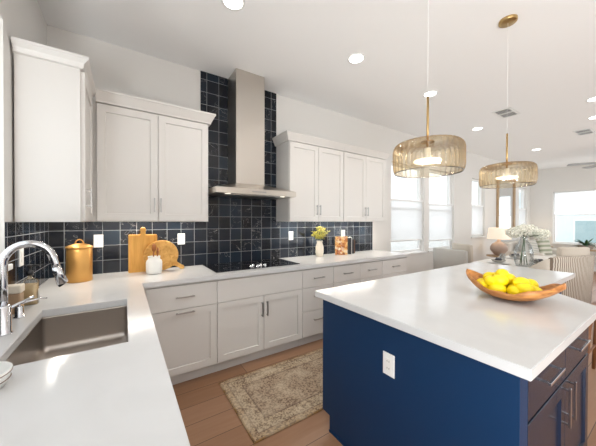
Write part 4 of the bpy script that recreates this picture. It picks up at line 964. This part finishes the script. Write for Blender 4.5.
# flower vase and hydrangeas
fx_, fy_ = 4.74, 1.36
KV = 1.32
tag(MB().lathe(fx_, fy_, [(r*1.05, ZT+z*KV) for r, z in [(0.075, 0), (0.088, 0.01), (0.104, 0.06), (0.104, 0.16), (0.088, 0.22), (0.055, 0.265), (0.040, 0.285), (0.040, 0.330), (0.046, 0.338), (0.038, 0.335), (0.037, 0.285), (0.05, 0.26), (0.083, 0.215), (0.099, 0.155), (0.099, 0.06), (0.082, 0.014), (0, 0.012)]], 40).build('glass_vase', M['clear'], origin=(fx_, fy_, ZT)), 'clear glass bottle vase holding white hydrangeas on the dining table', 'vase')
def hydrangea(dx, dy, dz, foot, label):
    base = Vector((fx_+foot[0], fy_+foot[1], ZT+0.02)); neck = Vector((fx_+dx*0.06, fy_+dy*0.06, ZT+0.40)); head = Vector((fx_+dx, fy_+dy, ZT+0.425+dz))
    t = thing('hydrangea', base, label, 'flower', 'hydrangeas in the clear vase')
    MB().tube([base, base.lerp(neck, 0.5), neck, neck.lerp(head, 0.6)+Vector((0, 0, 0.01)), head], 0.0055, 8).build('stem', M['stem'], t)
    h = MB(); R = 0.092
    for k in range(120):
        zz = 1-2*(k+0.5)/120; rr = math.sqrt(1-zz*zz); a = k*2.39996
        n_ = Vector((rr*math.cos(a), rr*math.sin(a), zz*0.8)); p = head + n_*R*random.uniform(0.80, 1.12)
        h.ball(p, random.uniform(0.014, 0.021), 1, (1, 1, 0.45), n_.to_track_quat('Z', 'Y').to_matrix().to_4x4(), 0.12)
    h.ball(head, R*0.74, 2, (1, 1, 0.8)); h.build('flower_head', M['petal'], t)
    lf = MB()
    for s in (0, 1):
        q = neck.lerp(head, 0.45); a = random.uniform(0, 6.28); dr = Vector((math.cos(a), math.sin(a), 0.25))*0.14; sd = Vector((-math.sin(a), math.cos(a), 0))*0.028; up = Vector((0, 0, 0.003))
        lf.loops([[q, q+up, q-up*0.5], [q+dr*0.35+sd, q+dr*0.35+up*2, q+dr*0.35-sd], [q+dr*0.7+sd*0.8, q+dr*0.7+up, q+dr*0.7-sd*0.8], [q+dr, q+dr+up*0.3, q+dr-up*0.3]], True, True)
    lf.build('leaf_pair', M['leaf'], t)
# sideways axis in the photo is roughly (0.82, -0.57)
sx_, sy_ = 0.80, -0.60
hydrangea(-0.125*sx_, -0.125*sy_, 0.055, (0.05*sx_, 0.05*sy_), 'white hydrangea at the left of the glass vase, in front of the lamp')
hydrangea(-0.05*sx_-0.03, -0.05*sy_-0.05, 0.095, (0.02, 0.03), 'white hydrangea in the middle of the bouquet, nearest the island')
hydrangea(0.12*sx_+0.03, 0.12*sy_+0.04, 0.085, (-0.05*sx_, -0.05*sy_), 'white hydrangea right of the middle of the bouquet')
hydrangea(0.235*sx_, 0.235*sy_, 0.025, (-0.055*sx_, -0.02), 'white hydrangea lowest and farthest right in the bouquet')

# sofa, cushions, side tables, lamps
sf = thing('sofa', (9.35, 2.45, 0), 'ivory upholstered sofa below the mirror wall with striped cushions', 'sofa')
MB().box(8.35, 10.35, 2.02, 2.90, 0.10, 0.32, 0.02, 2).build('base', M['sofafab'], sf)
MB().box(8.35, 10.35, 2.68, 2.92, 0.32, 0.84, 0.05, 3).build('backrest', M['sofafab'], sf)
for a, b in ((8.35, 8.53), (10.17, 10.35)): MB().box(a, b, 2.02, 2.68, 0.3205, 0.62, 0.04, 3).build('armrest', M['sofafab'], sf)
for a, b in ((8.535, 9.348), (9.352, 10.165)): MB().box(a, b, 2.02, 2.675, 0.3205, 0.47, 0.04, 3).build('seat_cushion', M['sofafab'], sf)
for a in (8.42, 10.24):
    for c in (2.08, 2.82): MB().tube([(a, c, 0.1), (a, c, 0)], 0.02, 10).build('leg', M['legwood'], sf)
def cushion(x, y, z, m, rz, s, label):
    t = bmesh.new(); bmesh.ops.create_grid(t, x_segments=12, y_segments=12, size=1)
    pts = {}
    mb = MB(); n = 12; fr = []; bk = []
    rings = []
    for sgn in (1, -1):
        g = [[mb.bm.verts.new(((-1+2*i/n)*s*(1-0.10*(1-abs(-1+2*j/n)**2)*0.6), sgn*0.075*((1-(-1+2*i/n)**4)*(1-(-1+2*j/n)**4))**0.6, s+(-1+2*j/n)*s*(1-0.06*(1-abs(-1+2*i/n)**2)))) for j in range(n+1)] for i in range(n+1)]
        for i in range(n):
            for j in range(n): mb.bm.faces.new((g[i][j], g[i+1][j], g[i+1][j+1], g[i][j+1])).smooth = True
    t.free(); bmesh.ops.remove_doubles(mb.bm, verts=mb.bm.verts, dist=0.0005)
    o = mb.build('cushion', m); o.location = (x, y, z); o.rotation_euler = (math.radians(-14), 0, rz)
    tag(o, label, 'cushion', 'cushions on the sofa')
cushion(9.27, 2.42, 0.475, M['pil_line'], -0.15, 0.22, 'cushion with thin dark stripes on the sofa, right behind the glass vase')
cushion(9.74, 2.30, 0.475, M['pil_band'], -0.35, 0.23, 'cushion with broad green bands on the right half of the sofa')
cushion(8.74, 2.46, 0.475, M['greyfab'], 0.0, 0.20, 'plain grey cushion at the left end of the sofa')

def side_table(x, y, label, h=0.52):
    t = thing('side_table', (x, y, 0), label, 'side table', 'side tables by the sofa')
    MB().lathe(x, y, [(0.24, h-0.025), (0.25, h-0.02), (0.25, h-0.004), (0.246, h), (0, h)], 40).build('tabletop', M['framewood'], t)
    MB().lathe(x, y, [(0.16, 0), (0.16, 0.015), (0.03, 0.03), (0.025, h-0.025)], 28).build('pedestal', M['legwood'], t)
def table_lamp(x, y, z, m, label, k=1.0):
    t = thing('table_lamp', (x, y, z), label, 'lamp', 'table lamps beside the sofa')
    MB().lathe(x, y, [(r*k, z+h*k) for r, h in ((0.07, 0), (0.075, 0.012), (0.10, 0.04), (0.155, 0.12), (0.16, 0.18), (0.13, 0.24), (0.06, 0.29), (0.035, 0.31), (0.03, 0.35), (0.0, 0.35))], 36).build('lamp_base', m, t)
    MB().lathe(x, y, [(0.006, z+0.35*k), (0.006, z+0.46*k)], 10).build('stem', M['brass'], t)
    MB().lathe(x, y, [(0.215*k, z+0.36*k), (0.185*k, z+0.60*k)], 40, False, False).build('lamp_shade', M['shade_paper'], t)
    l = bpy.data.lights.new('lamp_bulb', 'POINT'); l.energy = 1; l.color = (1, 0.80, 0.58); l.shadow_soft_size = 0.05
    o = bpy.data.objects.new('lamp_bulb', l); COL.objects.link(o); o.parent = t; o.location = (0, 0, 0.50*k)
side_table(7.50, 2.62, 'round wooden side table left of the sofa', 0.58)
table_lamp(7.50, 2.62, 0.581, M['blush'], 'lit table lamp with blush round base, left of the sofa', 1.10)
side_table(10.66, 2.62, 'round wooden side table in the far corner, right of the sofa', 0.66)
table_lamp(10.66, 2.62, 0.661, M['ceramic'], 'lit table lamp in the far corner behind the hydrangeas', 0.8)

# wall mirror
mr_ = thing('wall_mirror', (8.95, YW, 0.95), 'tall wood-framed mirror hanging between the lamps', 'mirror')
mx0, mx1, mz0, mz1 = 8.38, 9.62, 0.95, 2.62
f = MB(); e = 0.09
f.box(mx0, mx0+e, YW-0.045, YW-0.001, mz0, mz1, 0.004).box(mx1-e, mx1, YW-0.045, YW-0.001, mz0, mz1, 0.004).box(mx0+e, mx1-e, YW-0.045, YW-0.001, mz0, mz0+e, 0.004).box(mx0+e, mx1-e, YW-0.045, YW-0.001, mz1-e, mz1, 0.004)
f.build('frame', M['framewood'], mr_)
MB().box(mx0+e, mx1-e, YW-0.020, YW-0.012, mz0+e, mz1-e).build('mirror_glass', M['mirror'], mr_)

# console and fern at the far window
cs = thing('console_table', (10.6, 1.2, 0), 'low wooden console table under the far window', 'console')
MB().box(10.42, 10.82, 0.4, 1.9, 0.60, 0.635, 0.004).build('tabletop', M['framewood'], cs)
for sx in (10.45, 10.74):
    for sy in (0.45, 1.80): MB().box(sx, sx+0.05, sy, sy+0.05, 0, 0.60, 0.003).build('leg', M['framewood'], cs)
fn = thing('potted_fern', (10.60, 1.69, 0.6355), 'green potted fern on the console below the far window', 'plant')
MB().lathe(10.60, 1.69, [(0.10, 0.6355), (0.14, 0.66), (0.17, 0.74), (0.165, 0.75), (0.15, 0.74), (0.0, 0.73)], 30).build('pot', M['potclay'], fn)
fr = MB()
for k in range(46):
    a = random.uniform(0, 2*PI); L = random.uniform(0.18, 0.36); el = random.uniform(0.2, 1.0)
    p = Vector((10.60, 1.69, 0.735)); dr = Vector((math.cos(a)*math.cos(el), math.sin(a)*math.cos(el), math.sin(el)))
    pts = []
    for i in range(6):
        s_ = i/5; pts.append(p + dr*L*s_ + Vector((0, 0, -0.09*s_*s_)))
    side = Vector((-math.sin(a), math.cos(a), 0))
    rr = []
    for i, q in enumerate(pts):
        wd = 0.028*math.sin(PI*min(0.98, (i+0.4)/5.6))+0.002; rr.append([q+side*wd, q+Vector((0, 0, 0.005)), q-side*wd, q-Vector((0, 0, 0.002))])
    fr.loops(rr, True, True)
fr.build('fronds', M['leaf'], fn)
